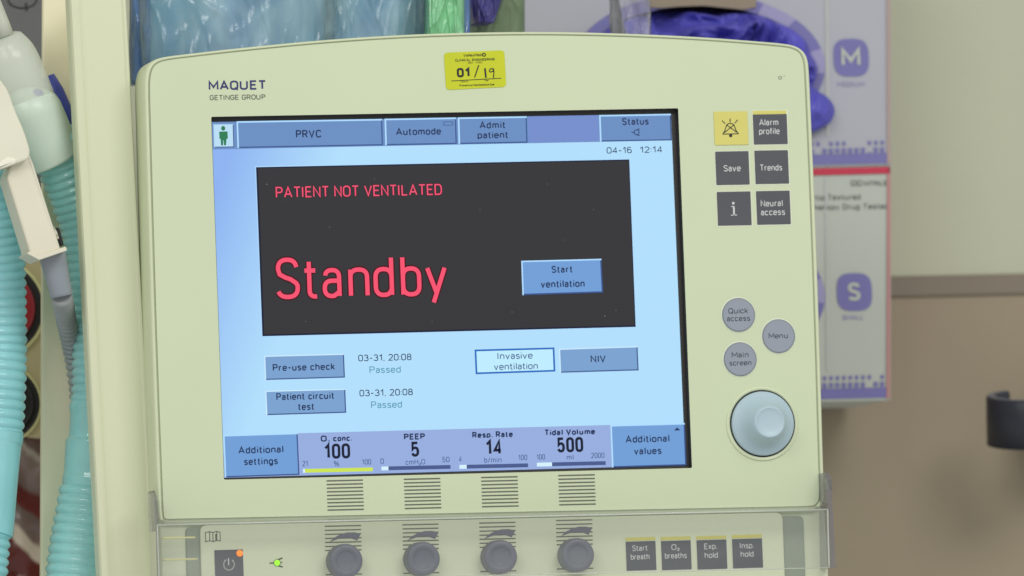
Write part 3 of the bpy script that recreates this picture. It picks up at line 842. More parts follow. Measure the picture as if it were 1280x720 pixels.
# ------------------------------------------------------------------ bags on top behind the monitor
def sheet(name, x0, x1, y0, y1, Y, m, bulge, amp, fx, fy, seed, nu=110, nv=40, slant=0.0, thick=.004, label=None, cat=None, grp=None, inner=None):
    mb = MB(); vs = []; fs = []
    for j in range(nv + 1):
        for i in range(nu + 1):
            u = i / nu; v = j / nv
            px = lerp(x0, x1, u) + slant * (v - .5) * (1 - 2 * u) ; py = lerp(y0, y1, v)
            q = Vector((u * fx + .5 * v, v * fy * .45 + seed, seed * 1.7))
            w1 = noise.noise(q * .8 + Vector((7, 2, 1)))
            r = 1 - min(1, abs(noise.noise(q + Vector((w1, 0, 0)) * .6)) * 2.6)      # few sharp folds
            r2 = 1 - min(1, abs(noise.noise(Vector((u * fx * 1.4 - v * 1.2, v * 1.1, seed + 4)))) * 4)
            h = bulge * math.sqrt(max(0, 1 - (2 * u - 1) ** 4)) + amp * (.5 * w1 + .34 * r ** 3 + .2 * r2 ** 4) + amp * .16 * (1 - min(1, abs(noise.noise(Vector((u * fx * 3.4 + v * 2, v * 1.6 - u * 3, seed + 9)))) * 3.5)) ** 2 + amp * .04 * noise.noise(Vector((u * fx * 6, v * fy * 5, seed)))
            vs.append(tuple(P(px, py, Y - h)))
    for j in range(nv):
        for i in range(nu):
            a = j * (nu + 1) + i; fs.append((a, a + 1, a + nu + 2, a + nu + 1))
    n0 = len(vs)
    per = [i for i in range(nu + 1)] + [j * (nu + 1) + nu for j in range(1, nv + 1)] + [nv * (nu + 1) + i for i in range(nu - 1, -1, -1)] + [j * (nu + 1) for j in range(nv - 1, 0, -1)]
    for k in per: vs.append((vs[k][0], Y + thick, vs[k][2]))
    n = len(per)
    for k in range(n): fs.append((per[k], per[(k + 1) % n], n0 + (k + 1) % n, n0 + k))
    fs.append(tuple(n0 + k for k in range(n)))
    mb.raw(vs, fs, m, True)
    o = mb.build(name)
    if inner:
        mi_ = MB(); iv = []; jf = []
        for j in range(21):
            for i in range(41):
                u = i / 40; v = j / 20
                h = bulge * .55 * math.sqrt(max(0, 1 - (2 * u - 1) ** 4)) + .006 * noise.noise(Vector((u * 3 + seed, v * 1.5, 3)))
                iv.append(tuple(P(lerp(x0 + 2, x1 - 2, u), lerp(y0, y1, v), Y - h + .004)))
        for j in range(20):
            for i in range(40):
                q = j * 41 + i; jf.append((q, q + 1, q + 42, q + 41))
        mi_.raw(iv, jf, inner, True); mi_.build('folded_contents', o)
    tag(o, label, cat, grp)
    return o
def film_mat(name, hazecol, lo_, hi_, gloss=.3, rough=.1, tint=(.9, .95, .97), scale=28, stretch=(1, 1, .45)):
    """thin crinkled film: clear, with pale haze streaks painted in as sheen, and a sharp shine"""
    m = clear_mat(name, tint=tint, haze=.1, hazecol=hazecol, gloss=gloss, rough=rough)
    nt = m.node_tree; N = nt.nodes; L = nt.links
    nz = [n for n in N if n.type == 'TEX_NOISE'][0]; mr = [n for n in N if n.type == 'MAP_RANGE'][0]
    tc = N.new('ShaderNodeTexCoord'); mp = N.new('ShaderNodeMapping'); mp.inputs['Scale'].default_value = stretch
    mp.inputs['Rotation'].default_value = (0, .35, 0)
    L.new(tc.outputs['Object'], mp.inputs['Vector']); L.new(mp.outputs[0], nz.inputs['Vector'])
    nz.inputs['Scale'].default_value = scale; nz.inputs['Detail'].default_value = 5; nz.inputs['Distortion'].default_value = 1.2
    mr.inputs['From Min'].default_value = .42; mr.inputs['From Max'].default_value = .72
    mr.inputs['To Min'].default_value = lo_; mr.inputs['To Max'].default_value = hi_
    return m
def two_tone(name, a, b, scale, rough=.35):
    m = mat(name, a, rough=rough, var=0, scale=scale, stretch=(1, 1, .4))
    e = [n for n in m.node_tree.nodes if n.type == 'VALTORGB'][0].color_ramp.elements
    e[0].color = lin(a) + (1,); e[1].color = lin(b) + (1,)
    return m
bag_blue = film_mat('blue_clear_film', (205, 234, 240), .10, .45)
bag_inner = two_tone('blue_folded_cloth', (126, 182, 192), (110, 152, 204), 16)
bag_inner2 = two_tone('blue_folded_cloth_deep', (132, 188, 196), (106, 156, 210), 22)
bag_blue2 = mat('blue_film_dark', (92, 130, 188), rough=0.16, var=0.2, scale=30, clear=0.1, spec=0.7, stretch=(1, 1, .3))
bag_green = mat('green_film', (146, 216, 168), rough=0.14, var=0.2, scale=40, clear=0.05, transl=.1, spec=0.8)
bag_olive = mat('olive_film', (118, 142, 104), rough=0.3, var=0.06, scale=20, clear=0.25)
bag_clear = film_mat('clear_film', (205, 205, 222), .12, .6, gloss=.35, rough=.1, tint=(.95, .95, .97))
sheet('plastic_bag', 172, 420, -60, 96, .085, bag_blue, .02, .0085, 4.2, 1.6, 3.3, label='crinkled teal blue plastic bag behind the upper left of the monitor', cat='plastic bag', slant=10, inner=bag_inner)
sheet('plastic_bag', 388, 536, -60, 84, .100, bag_blue, .018, .008, 3.0, 1.2, 8.1, label='teal blue plastic bag with vertical folds, touching the green packet', cat='plastic bag', inner=bag_inner2)
sheet('plastic_bag', 164, 196, -60, 104, .095, bag_blue2, .012, .006, 1.5, 1.4, 1.2, nu=40, label='narrow deep blue plastic fold beside the column', cat='plastic bag')
sheet('plastic_packet', 533, 581, -40, 76, .075, bag_green, .012, .009, 2.4, 2.6, 5.5, nu=60, nv=70, label='bright green shiny plastic packet behind the top of the monitor', cat='packet')
sheet('plastic_bag', 570, 588, -40, 76, .095, bag_blue2, .006, .004, 1, 1.3, 2.4, nu=20, label='thin blue plastic edge right of the green packet', cat='plastic bag')
sheet('plastic_sheet', 588, 656, -40, 76, .14, bag_olive, .006, .004, 1.6, 1, 6.4, nu=40, label='dull green translucent sheet between the green packet and the M carton', cat='sheet')
sheet('spare_glove', 580, 630, -46, 28, .125, mat('purple_nitrile_dark', (74, 70, 140), rough=.45, var=.1), .012, .010, 1.6, 1.4, 4.9, nu=50, slant=24, label='dark purple glove behind the dull green sheet', cat='glove')
sheet('clear_bag', 768, 814, -40, 80, .15, bag_clear, .012, .012, 1.8, 1.1, 7.7, nu=50, label='clear crinkled plastic bag in front of the M carton', cat='plastic bag')
# ------------------------------------------------------------------ THE VENTILATOR MONITOR
VENT = thing('ventilator_monitor', 'cream hospital ventilator monitor with a lit touchscreen showing Standby in red letters', 'ventilator', tuple(P(620, 760, .03)))
# --- front face with the screen opening
F = [(204.5, 646), (203, 600), (199, 500), (195, 380), (191.5, 260), (188.7, 160), (187.3, 112), (188, 95), (191.5, 84), (198, 78.5), (208, 75.5), (230, 72.7), (300, 64.6), (400, 54.8), (500, 48), (600, 44.8), (700, 44.2), (800, 47), (880, 51), (950, 56.4), (980, 59), (992, 61.5), (999.5, 66.5), (1003.5, 75), (1005, 88), (1008.2, 160), (1012, 250), (1016, 360), (1019.5, 470), (1022, 560), (1024, 618), (1023, 626), (1019, 631), (1012, 632.6), (900, 634.8), (700, 638.7), (450, 643.7), (215, 648.6), (207, 648.5)]
def chaikin(q, keep):
    out = []; n = len(q)
    for i in range(n):
        a, b = q[i], q[(i + 1) % n]
        out += [(lerp(a[0], b[0], .25), lerp(a[1], b[1], .25)), (lerp(a[0], b[0], .75), lerp(a[1], b[1], .75))]
    return out
Fo = xz(chaikin(chaikin(F, 0), 0))
HOLE = xz([(264, 146), (847.7, 135.3), (865, 585), (280, 599.6)])
HOLE = rounded(HOLE, .0008, 3)
mb = MB()
loops = [[Vector((p[0], p[1], 0)) for p in Fo], [Vector((p[0], p[1], 0)) for p in HOLE]]
flat = loops[0] + loops[1]
mb.raw([(p.x, 0, p.y) for p in flat], [tuple(t) for t in tessellate_polygon(loops)], cream)
mb.build('front_panel', VENT)
# --- rim and body
def sweep(mb, base, prof, mats, ztop=.66):
    rings = [[(p[0], y, p[1]) for p in offset(base, o, ztop)] for o, y in prof]; n = len(base)
    i = len(mb.v)
    for r in rings: mb.v += [Vector(p) for p in r]
    for j in range(len(rings) - 1):
        k = mb.mi(mats[j])
        for a in range(n):
            b = (a + 1) % n
            mb.f.append((i + j * n + a, i + j * n + b, i + (j + 1) * n + b, i + (j + 1) * n + a)); mb.m.append(k); mb.smooth.append(True)
    return i, n, len(rings)
mb = MB()
prof = [(0.00002, 0.0), (0.0001, .0005), (.0007, .0006), (.0009, .0001), (.0012, -.0002), (.0019, -.0005), (.0026, .0002), (.0031, .0016), (.0034, .004), (.0035, .024), (.003, .0265), (.001, .0275), (-.006, .028), (-.012, .062)]
mm = [seam, seam, seam] + [lit_rim] * 10
i, n, k = sweep(mb, Fo, prof, mm)
mb.f.append(tuple(i + (k - 1) * n + a for a in range(n))); mb.m.append(mb.mi(lit_rim)); mb.smooth.append(False)
mb.build('housing', VENT)
# --- screen bezel (recess)
margin = mat('screen_margin', (54, 53, 52), rough=.5)
SY = .0045
mb = MB()
hin = offset(HOLE, -.0002)
n = len(hin)
for a in range(n):
    b = (a + 1) % n
    mb.face([(hin[a][0], .0002, hin[a][1]), (hin[b][0], .0002, hin[b][1]), (hin[b][0], SY + .0003, hin[b][1]), (hin[a][0], SY + .0003, hin[a][1])], brownblk)
mb.face([(p[0], SY + .0004, p[1]) for p in offset(HOLE, .001)], margin)
# thin brown reflecting strip on the right wall of the recess
mb.build('bezel', VENT, fix=False)

# --- the lit display
D = SY; st = .00009
bgc = screen_mat((177, 222, 251), uneven=(140, 178, 240))
bar = screen_mat((106, 142, 194)); bar2 = screen_mat((116, 142, 204)); hi = screen_mat((176, 220, 255)); lo = screen_mat((58, 84, 140))
btn = screen_mat((112, 158, 214)); btn_b = screen_mat((122, 162, 208)); tdark = screen_mat((36, 54, 92)); tgrey = screen_mat((70, 96, 140))
dlg = screen_mat((50, 50, 53)); dlg_e = screen_mat((24, 24, 52)); redt = screen_mat((248, 82, 112)); redt2 = screen_mat((238, 84, 116))
lav = screen_mat((150, 173, 222)); tblack = screen_mat((18, 26, 50)); tteal = screen_mat((78, 148, 172)); barbg = screen_mat((72, 90, 140))
white = screen_mat((214, 240, 255)); yel = screen_mat((204, 228, 84)); green = screen_mat((44, 124, 84))
SC = MB()
SC.quad([(264.6, 152.6), (838.6, 142.4), (856.6, 581.6), (280.2, 597.2)], D, bgc)
SCR = SC.build('screen', VENT)
def lerp2(q, u, v):
    (a, b, c, d) = q
    t = (lerp(a[0], b[0], u), lerp(a[1], b[1], u)); s = (lerp(d[0], c[0], u), lerp(d[1], c[1], u))
    return (lerp(t[0], s[0], v), lerp(t[1], s[1], v))
def inset(q, l, t, r, b):
    w = q[1][0] - q[0][0]; h = q[3][1] - q[0][1]
    return [lerp2(q, l / w, t / h), lerp2(q, 1 - r / w, t / h), lerp2(q, 1 - r / w, 1 - b / h), lerp2(q, l / w, 1 - b / h)]
def sbutton(name, q, fill, texts, hil=2.0, low=1.5, hm=None, lm=None, extra=None, layer=1):
    mb = MB()
    hm = hm or hi; lm = lm or lo
    y = D - st * layer
    mb.quad(q, y, hm)
    mb.quad(inset(q, hil, hil, 0, 0), y - st, lm)
    mb.quad(inset(q, hil, hil, low, low), y - 2 * st, fill)
    for t in texts:
        s, x0, x1, yb, cap = t[:5]; m = t[5] if len(t) > 5 else tdark; bold = t[6] if len(t) > 6 else .022
        mb.text(s, x0, x1, yb, cap, y - 3 * st, m, bold)
    if extra: extra(mb, y - 3 * st)
    return mb.build(name, SCR)
# top bar
mb = MB(); mb.quad([(264.6, 152.6), (838.6, 142.4), (839.8, 175.5), (265.8, 186.8)], D - st, bar); mb.build('menu_bar', SCR)
def man(mb, y):
    mb.disc(279, 160.4, 2.6, y, green, 16, 3.0)
    for q in ([(274, 164.5), (284.4, 164.3), (284.8, 173), (282.8, 174), (282.6, 167.5), (276.2, 167.6), (276.3, 174.2), (274.3, 173.2)], [(275.8, 166), (283, 165.8), (283, 175), (282.6, 181.6), (280, 181.6), (279.6, 175.5), (279, 175.5), (278.9, 181.7), (276.3, 181.8), (275.9, 175)]):
        mb.face([P(a, b, y - (.00002 if len(q) == 8 else 0)) for a, b in q], green)
sbutton('patient_icon', [(266.6, 155.3), (291.8, 154.9), (292.6, 184), (267.4, 184.4)], screen_mat((186, 222, 244)), [], 1, 1, screen_mat((170, 208, 240)), extra=man, layer=2)
sbutton('mode_button', [(295.6, 151.6), (477.6, 148.6), (478.8, 181.6), (296.8, 185)], bar, [('PRVC', 370, 402, 172.3, 10)], layer=2)
def rectic(mb, y):
    mb.line([(554.5, 152.4), (565.6, 152.2), (565.7, 156.4), (554.6, 156.6), (554.5, 152.4)], .9, y, tgrey)
sbutton('automode_button', [(480.6, 148.4), (570, 146.8), (571, 180), (481.6, 181.6)], bar, [('Automode', 495, 551.5, 168.8, 9.2)], extra=rectic, layer=2)
sbutton('admit_button', [(572.2, 146.8), (658.4, 145.3), (659.4, 178.4), (573.2, 180)], bar, [('Admit', 599.5, 632, 160.6, 9), ('patient', 597, 635.5, 173, 9)], layer=2)
mb = MB(); mb.quad([(660, 145.4), (748, 143.9), (749, 176.8), (661, 178.4)], D - 2 * st, bar2); mb.build('menu_blank', SCR)
def plug(mb, y):
    mb.disc(795.8, 165.4, 3.6, y, tdark, 20); mb.disc(795.8, 165.4, 2.5, y - .00003, bar, 20)
    mb.line([(789.5, 165.5), (792.3, 165.5)], 1.1, y - .00004, tdark); mb.line([(797, 161.4), (799.6, 161.4)], 1, y - .00004, tdark); mb.line([(797, 169.4), (799.6, 169.4)], 1, y - .00004, tdark)
sbutton('status_button', [(748.8, 143.8), (838.6, 142.2), (839.8, 175.5), (750, 177)], bar, [('Status', 777.6, 811, 156.2, 9)], extra=plug, layer=2)
# clock
mb = MB(); mb.text('04-16', 758.5, 790, 191.8, 8, D - st, tdark, .004); mb.text('12:14', 800, 828, 191, 8, D - st, tdark, .004); mb.build('clock_text', SCR)
# dialog
mb = MB()
q = [(320, 209), (786.6, 199.3), (794.6, 408.6), (328, 420.3)]
mb.quad([(319, 207.8), (787.4, 198), (795.4, 409.4), (327, 421.4)], D - st, hi)
mb.quad(q, D - 2 * st, dlg_e); mb.quad(inset(q, 2.4, 1.6, 1, 2.2), D - 3 * st, dlg)
rim_red = screen_mat((66, 8, 20))
for Yt, gr, ma, mb_ in ((D - 4 * st, .11, rim_red, rim_red), (D - 5 * st, 0, redt2, redt)):
    mb.text('PATIENT NOT VENTILATED', 345, 553, 245.6, 14, Yt, ma, .002, grow=gr)
    mb.text('Standby', 345.4, 560, 372, 52, Yt, mb_, -.011, grow=gr * .6)
dust = screen_mat((104, 104, 108))
for (x, y, r) in ((333.6, 230.4, .9), (468, 224, .6), (412, 284, .7), (600, 262, .6), (684, 230, .6), (756, 395, .9), (770, 388, .6), (706, 300, .5), (540, 402, .6), (382, 402, .6), (640, 390, .7), (742, 262, .6)):
    mb.disc(x, y, r, D - 4 * st, dust, 8)
mb.build('standby_message', SCR)
sbutton('start_button', [(651.5, 326), (751.8, 323.4), (754, 365.8), (653, 369)], btn, [('Start', 689.5, 716, 341, 9), ('ventilation', 676, 731, 359.3, 9.4)], 1.8, 1.8, layer=5)
# check buttons
sbutton('check_button', [(330.2, 444.8), (430, 442.2), (431.2, 472), (331.4, 475)], btn_b, [('Pre-use check', 341, 419, 463.2, 9)], 1.3, 1.5, screen_mat((206, 236, 255)))
sbutton('check_button', [(331.6, 488.6), (431.6, 486), (432.8, 516), (333, 519)], btn_b, [('Patient circuit', 345.5, 418, 499.6, 9), ('test', 372.6, 393, 512.6, 9)], 1.3, 1.5, screen_mat((206, 236, 255)))
mb = MB(); mb.text('03-31, 20:08', 448, 514.5, 451, 8.3, D - st, tdark, .004); mb.text('Passed', 462, 501, 466.2, 8.6, D - st, tteal, 0); mb.build('check_result', SCR)
mb = MB(); mb.text('03-31, 20:08', 449.5, 516.2, 494.8, 8.3, D - st, tdark, .004); mb.text('Passed', 464, 502.6, 510, 8.6, D - st, tteal, 0); mb.build('check_result', SCR)
bl = screen_mat((34, 104, 190))
sbutton('ventilation_type_button', [(593.2, 437), (693, 434.3), (694.2, 464.4), (594.6, 467.8)], screen_mat((190, 236, 255)), [('Invasive', 622, 666, 448.8, 8.6, tgrey, .004), ('ventilation', 617.5, 672.4, 462, 8.6, tgrey, .004)], 2.2, 2.2, bl, bl)
sbutton('ventilation_type_button', [(698.8, 436), (797, 432.8), (798.3, 463), (700, 466)], btn_b, [('NIV', 738.4, 757.4, 453, 9)], 1.3, 1.5, screen_mat((206, 236, 255)))
# bottom bar
mb = MB(); mb.quad([(279.2, 544), (855, 528.8), (856.6, 581.6), (280.2, 597.2)], D - st, lav); mb.build('value_bar', SCR)
sbutton('settings_button', [(279, 543.8), (372, 541), (374.4, 593.6), (281, 596.8)], btn, [('Additional', 298, 354.4, 566.6, 9.2), ('settings', 305, 347.4, 581, 9.2)], 1.8, 1.6, layer=2)
def tri(mb, y): mb.face([P(a, b, y) for a, b in ((842.6, 538.2), (850.4, 538), (846.4, 534.2))], tdark)
sbutton('values_button', [(762.8, 531.2), (856, 528.6), (858, 581.6), (765, 584.4)], btn, [('Additional', 782, 837, 553, 9.2), ('values', 792.6, 827, 568, 9.2)], 2, 1.6, extra=tri, layer=2)
def readout(title, tx0, tx1, ty, val, vx0, vx1, vy, unit, ux0, ux1, uy, lo_, lx0, lx1, hi_, hx0, hx1, ny, bx0, bx1, by, frac, fm, sub=None):
    mb = MB(); y = D - 2 * st
    if sub:
        mb.text('O', tx0, tx0 + 7.6, ty + .3, 7.8, y, tdark, .05); mb.text('2', tx0 + 8.6, tx0 + 11.4, ty + 2.6, 4, y, tdark, .02); mb.text('conc.', tx0 + 15.4, tx1, ty - .2, 7.8, y, tdark, .05)
    else: mb.text(title, tx0, tx1, ty, 7.8, y, tdark, .05)
    mb.text(val, vx0, vx1, vy, 19, y, tblack, .025)
    mb.text(unit, ux0, ux1, uy, 6.8, y, tgrey, 0)
    mb.text(lo_, lx0, lx1, ny + .4, 6.8, y, tgrey, 0); mb.text(hi_, hx0, hx1, ny - 1.6, 6.8, y, tgrey, 0)
    mb.quad([(bx0, by), (bx1, by - 2), (bx1 + .2, by + 2.8), (bx0 + .2, by + 4.8)], y, barbg)
    e = lerp(bx0, bx1, frac); mb.quad([(bx0, by), (e, by - 2 * frac), (e + .2, by + 4.8 - 2 * frac), (bx0 + .2, by + 4.8)], y - st, fm)
    if fm is yel: mb.quad([(bx0, by), (bx0 + 2.5, by), (bx0 + 2.7, by + 4.8), (bx0 + .2, by + 4.8)], y - 2 * st, white)
    mb.build('value_readout', SCR)
readout('', 401, 440.5, 551.8, '100', 405.5, 438, 573.4, '%', 417.4, 424.2, 583, '21', 378, 385, '100', 452.8, 464, 582.4, 378.6, 466, 586.2, 1.0, yel, sub=True)
readout('PEEP', 505, 531.4, 549.6, '5', 514, 524.4, 571, 'cmH\u2082O', 507, 531.6, 580.8, '0', 475.6, 480, '50', 553, 562, 579.4, 476.8, 563, 583.2, .1, white)
readout('Resp. Rate', 590.4, 641.2, 547, '14', 607.4, 628, 568.6, 'b/min', 605.4, 627, 578.2, '4', 573.8, 577.2, '100', 648, 659.2, 576.8, 574.2, 660, 581.2, .105, white)
readout('Tidal Volume', 680.6, 744, 543.8, '500', 696.6, 729.4, 565.4, 'ml', 708.6, 717, 574.8, '100', 670.8, 681.4, '2000', 739, 755.6, 574.2, 671, 757, 578.4, .22, white)

# --- print on the front panel
mb = MB(); mb.text('MAQUET', 261, 333, 112.4, 11.8, -.0001, navy_ink, .03); mb.build('maker_print', VENT)
mb = MB(); mb.text('GETINGE GROUP', 262.2, 332, 124.8, 6.4, -.0001, ink_grey, .012); mb.build('maker_print', VENT)
mb = MB()
mb.disc(975.2, 97.2, 2.2, -.0001, ink_grey, 20); mb.disc(975.2, 97.2, 1.4, -.00016, cream, 20); mb.disc(980.2, 95.2, .6, -.0001, ink_grey, 10); mb.build('sensor_mark', VENT)
# --- sticker
mb = MB()
so = rounded(xz([(554.6, 66), (630.2, 62.8), (632.6, 108.6), (557.6, 112.6)]), .0022, 5)
mb.slab(so, -.0004, -.00002, sticker_y, .0001)
y = -.0005; rr = math.radians(1.1)
mb.text('ValleyMed', 579.5, 602, 70.6, 3.6, y, ink, .02, rot=rr)
mb.disc(605, 68.4, 2.5, y, ink, 20); mb.disc(605, 68.4, 1.2, y - .00005, sticker_y, 16)
mb.text('CLINICAL ENGINEERING', 569, 618.4, 76.2, 3.0, y, ink, .03, rot=rr)
mb.text('BIO - MED', 585.4, 603, 79.2, 2.2, y, ink, .0, rot=rr)
mb.text('01', 571.4, 588, 96.6, 11.8, y, ink, .05, rot=rr)
mb.line([(598.3, 81.8), (593.4, 96.4)], 1.4, y, ink)
mb.line([(606.2, 85.8), (607.4, 96.6)], 2.2, y, ink)
mb.line([(617, 87.4), (615.4, 85.6), (612.6, 86.4), (611.6, 88.6), (613, 90.2), (616, 89.2), (617, 87)], 1.2, y, ink)
mb.line([(617, 86), (617.4, 91), (616.8, 97)], 1.3, y, ink)
mb.line([(564.4, 101.2), (626.6, 97.8)], .9, y, ink)
mb.text('Month', 576, 585.4, 103, 2.2, y, ink, 0, rot=rr); mb.text('Year', 605.4, 611, 101.6, 2.2, y, ink, 0, rot=rr)
mb.text('Preventive Maintenance Due', 574.4, 618, 107.4, 2.6, y, ink, .02, rot=rr)
mb.build('sticker', VENT)

# --- square film keys
def fkey(x0, y0, x1, y1, m, texts, strip=False, extra=None):
    mb = MB(); cx = (x0 + x1) / 2
    c = P(cx, (y0 + y1) / 2, 0); sx, s2 = scale_at(cx, (y0 + y1) / 2, 0)
    def rc(l, t, r, b): return [(c.x + (l - cx) * sx, c.z + ((y0 + y1) / 2 - t) * s2), (c.x + (r - cx) * sx, c.z + ((y0 + y1) / 2 - t) * s2), (c.x + (r - cx) * sx, c.z + ((y0 + y1) / 2 - b) * s2), (c.x + (l - cx) * sx, c.z + ((y0 + y1) / 2 - b) * s2)]
    if m is key_dark:
        mb.slab(rounded(rc(x0 - .9, y0 - (5 if strip else .9), x1 + 1.4, y1 + 1.4), .0003, 2), -.00012, -.00001, key_edge)
        if strip: mb.slab(rc(x0, y0 - 4.6, x1, y0), -.0002, -.00002, key_yellow)
    mb.slab(rounded(rc(x0, y0, x1, y1), .0002, 2), -.0005, -.00002, m, .00012)
    for t in texts: mb.text(t[0], t[1], t[2], t[3], t[4], -.0006, t[5] if len(t) > 5 else key_text, t[6] if len(t) > 6 else .0)
    if extra: extra(mb, -.0006)
    o = mb.build('key', VENT)
    if m is key_yellow: o['label'] = 'yellow alarm key with a crossed bell'
    return o
def bell(mb, y):
    L = lambda pts, w=1.1: mb.line(pts, w, y, ink)
    L([(903.6, 167.6), (906, 163.6), (908.2, 156.6), (910.4, 154.6), (913, 154.2), (915.8, 154.8), (917.8, 156.8), (920, 163), (923, 167.2), (903.6, 167.6)])
    L([(905.8, 165.6), (917.4, 156.2)]); L([(909, 156.6), (920.6, 165.2)])
    L([(912.6, 148.4), (912.7, 152.6)]); L([(902.8, 151), (906.4, 154.4)]); L([(922, 150), (918.6, 153.8)])
    mb.disc(913.4, 169.6, 2.0, y, ink, 16)
fkey(892.6, 139.4, 934.6, 181.2, key_yellow, [], extra=bell)
fkey(941.6, 142.9, 983.8, 180.4, key_dark, [('Alarm', 949, 973, 156.8, 8), ('profile', 949, 974.6, 167.8, 8)], strip=True)
fkey(894.6, 189.2, 936.2, 231, key_dark, [('Save', 904.6, 926, 214.2, 8)])
fkey(943.6, 188, 985.4, 229.8, key_dark, [('Trends', 950, 977.8, 213.4, 8)])
def serif_i(mb, y):
    mb.disc(916.6, 254, 1.7, y, key_text, 16)
    mb.line([(917.2, 258), (917.6, 268.6)], 2.2, y, key_text); mb.line([(914.2, 258.2), (917.4, 258)], 1.1, y, key_text); mb.line([(914, 269), (921, 268.7)], 1.1, y, key_text)
fkey(896.6, 239.6, 938.6, 281.8, key_dark, [], extra=serif_i)
fkey(945.6, 238.6, 987.6, 280.6, key_dark, [('Neural', 951, 978.4, 258, 8), ('access', 951.2, 981.4, 269, 8)])

# --- round keys
def rkey(cx, cy, r, texts):
    mb = MB(); c = P(cx, cy, 0); s = scale_at(cx, cy, 0)[1]
    mb.lathe(c, [((r + 1.3) * s, .00002), ((r + 1.2) * s, .00015), ((r + .2) * s, .00018)], key_edge)
    mb.lathe(c, [(r * s, .0001), (r * s, .0006), ((r - 1.4) * s, .00072)], round_edge, smooth=False)
    mb.lathe(c, [((r - 1.4) * s, .0006), ((r - 1.4) * s, .00076)], round_grey, smooth=False)
    for t in texts: mb.text(t[0], t[1], t[2], t[3], 6.8, -.00082, navy_k, .0)
    mb.build('round_key', VENT)
navy_k = mat('dark_slate_ink', (44, 50, 66), rough=.6)
rkey(923, 393.6, 21.2, [('Quick', 910.6, 935.2, 391.8), ('access', 908.8, 937.8, 401.4)])
rkey(973, 420.2, 21.2, [('Menu', 961, 985, 423)])
rkey(925, 449, 21.2, [('Main', 914.8, 935.8, 446.8), ('screen', 911.8, 939.2, 456.8)])

# --- big rotary dial
c = P(952.6, 529.6, 0); s = .001
mb = MB()
mb.lathe(c, [(19.6 * s, .00002), (19.5 * s, .0006), (19.1 * s, .0008), (17.75 * s, .0008), (17.7 * s, .0001)], lit_rim, 64)
DIAL = mb.build('dial', VENT)
mb = MB(); mb.lathe(c, [(17.9 * s, .0003), (17.85 * s, .0006)], black, 64); mb.build('dial_gap', DIAL)
mb = MB()
mb.lathe(c, [(16.9 * s, .0005), (16.9 * s, .0018), (16.6 * s, .0024), (16.0 * s, .0028), (14.2 * s, .0040), (12.4 * s, .0058), (11.0 * s, .0082), (9.8 * s, .0112), (8.9 * s, .0138), (8.2 * s, .0152), (7.6 * s, .0157), (7.2 * s, .0154), (5 * s, .0149), (2 * s, .0147), (.3 * s, .0147)], knob_blue, 72)
mb.build('dial_cap', DIAL)

# --- printed stripes above the console
cols = [(408.6, 453.2, 600.6), (505.2, 550, 598.6), (601.8, 646.6, 596.4), (698.2, 743, 594)]
for x0, x1, yt in cols:
    mb = MB()
    for k in range(9):
        y = yt + 4.56 * k; dx = .16 * k
        mb.line([(x0 + dx, y + .55), (x1 + dx, y - .5)], 1.7, -.0001, ink_line)
    mb.build('stripe_print', VENT)

# --- lower console
CY = .003
mb = MB()
lo_out = rounded(xz([(199, 650.5), (1031, 634.6), (1040, 800), (206, 816)], CY), .003)
mb.slab(lo_out, CY, .04, console, .001)
CON = mb.build('console', VENT)
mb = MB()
mb.slab(rounded(xz([(231.5, 659), (1003.5, 644.6), (1009, 800), (236, 815)], CY), .003), CY - .0012, CY + .0002, reflection_band, .0006)
mb.build('reflection_band', CON)
mb = MB()
mb.slab(rounded(xz([(248.6, 656.8), (976.6, 640.6), (982.6, 800), (253, 815)], CY), .004), CY - .0028, CY + .0004, console, .0006)
mb.build('console_plate', CON)
PY = CY - .0029
mb = MB()
L = lambda pts, w=1.0: mb.line(pts, w, PY, ink_grey)
L([(256.6, 666), (262, 664.6), (266, 665.8), (271, 664.2), (275, 665.4), (275.4, 676.2), (271.2, 675.4), (266.4, 677), (262, 675.8), (257, 677.2), (256.6, 666)])
L([(262, 664.6), (262.2, 675.8)]); L([(266, 665.8), (266.4, 677)]); L([(271, 664.2), (271.2, 675.4)]); L([(270, 668), (270.2, 675)], 2)
mb.build('manual_symbol', CON)
# knobs with stripes and wedge
kn = [(428.4, 701.8), (524.8, 699.2), (621.3, 696.8), (717.4, 694.4)]
stx = [(406.2, 451), (503.4, 547.6), (599.4, 643.8), (695.4, 740)]
sty = [657.4, 655.6, 653.4, 650.2]
for (kx, ky), (x0, x1), yt in zip(kn, stx, sty):
    mb = MB()
    for k in (0, 1, 2, 3, 4, 5, 6, 12):
        y = yt + 5.05 * k
        mb.line([(x0 + .1 * k, y + .5), (x1 + .1 * k, y - .5)], 1.5, PY, ink_line)
    oy = yt - 657.4; ox = x0 - 406.2
    arc_o = [(412 + ox, 677.6 + oy), (418 + ox, 672 + oy), (426 + ox, 667.6 + oy), (434 + ox, 665.6 + oy), (443 + ox, 665.4 + oy), (451 + ox, 667 + oy)]
    arc_i = [(446.6 + ox, 675.6 + oy), (440 + ox, 673.2 + oy), (432 + ox, 672.2 + oy), (424 + ox, 673.2 + oy), (417 + ox, 675.6 + oy)]
    mb.face([P(a, b, PY - .0001) for a, b in arc_o + arc_i], knob_grey)
    mb.build('knob_print', CON)
    mb = MB(); c = P(kx, ky, PY)
    mb.lathe(c, [(8.9e-3, .0001), (8.8e-3, .0080), (8.6e-3, .0088), (8.2e-3, .0093), (6.8e-3, .0095), (5.3e-3, .0094), (4.95e-3, .0089), (4.2e-3, .0087), (.2e-3, .0087)], knob_grey, 56)
    mb.build('knob', CON)
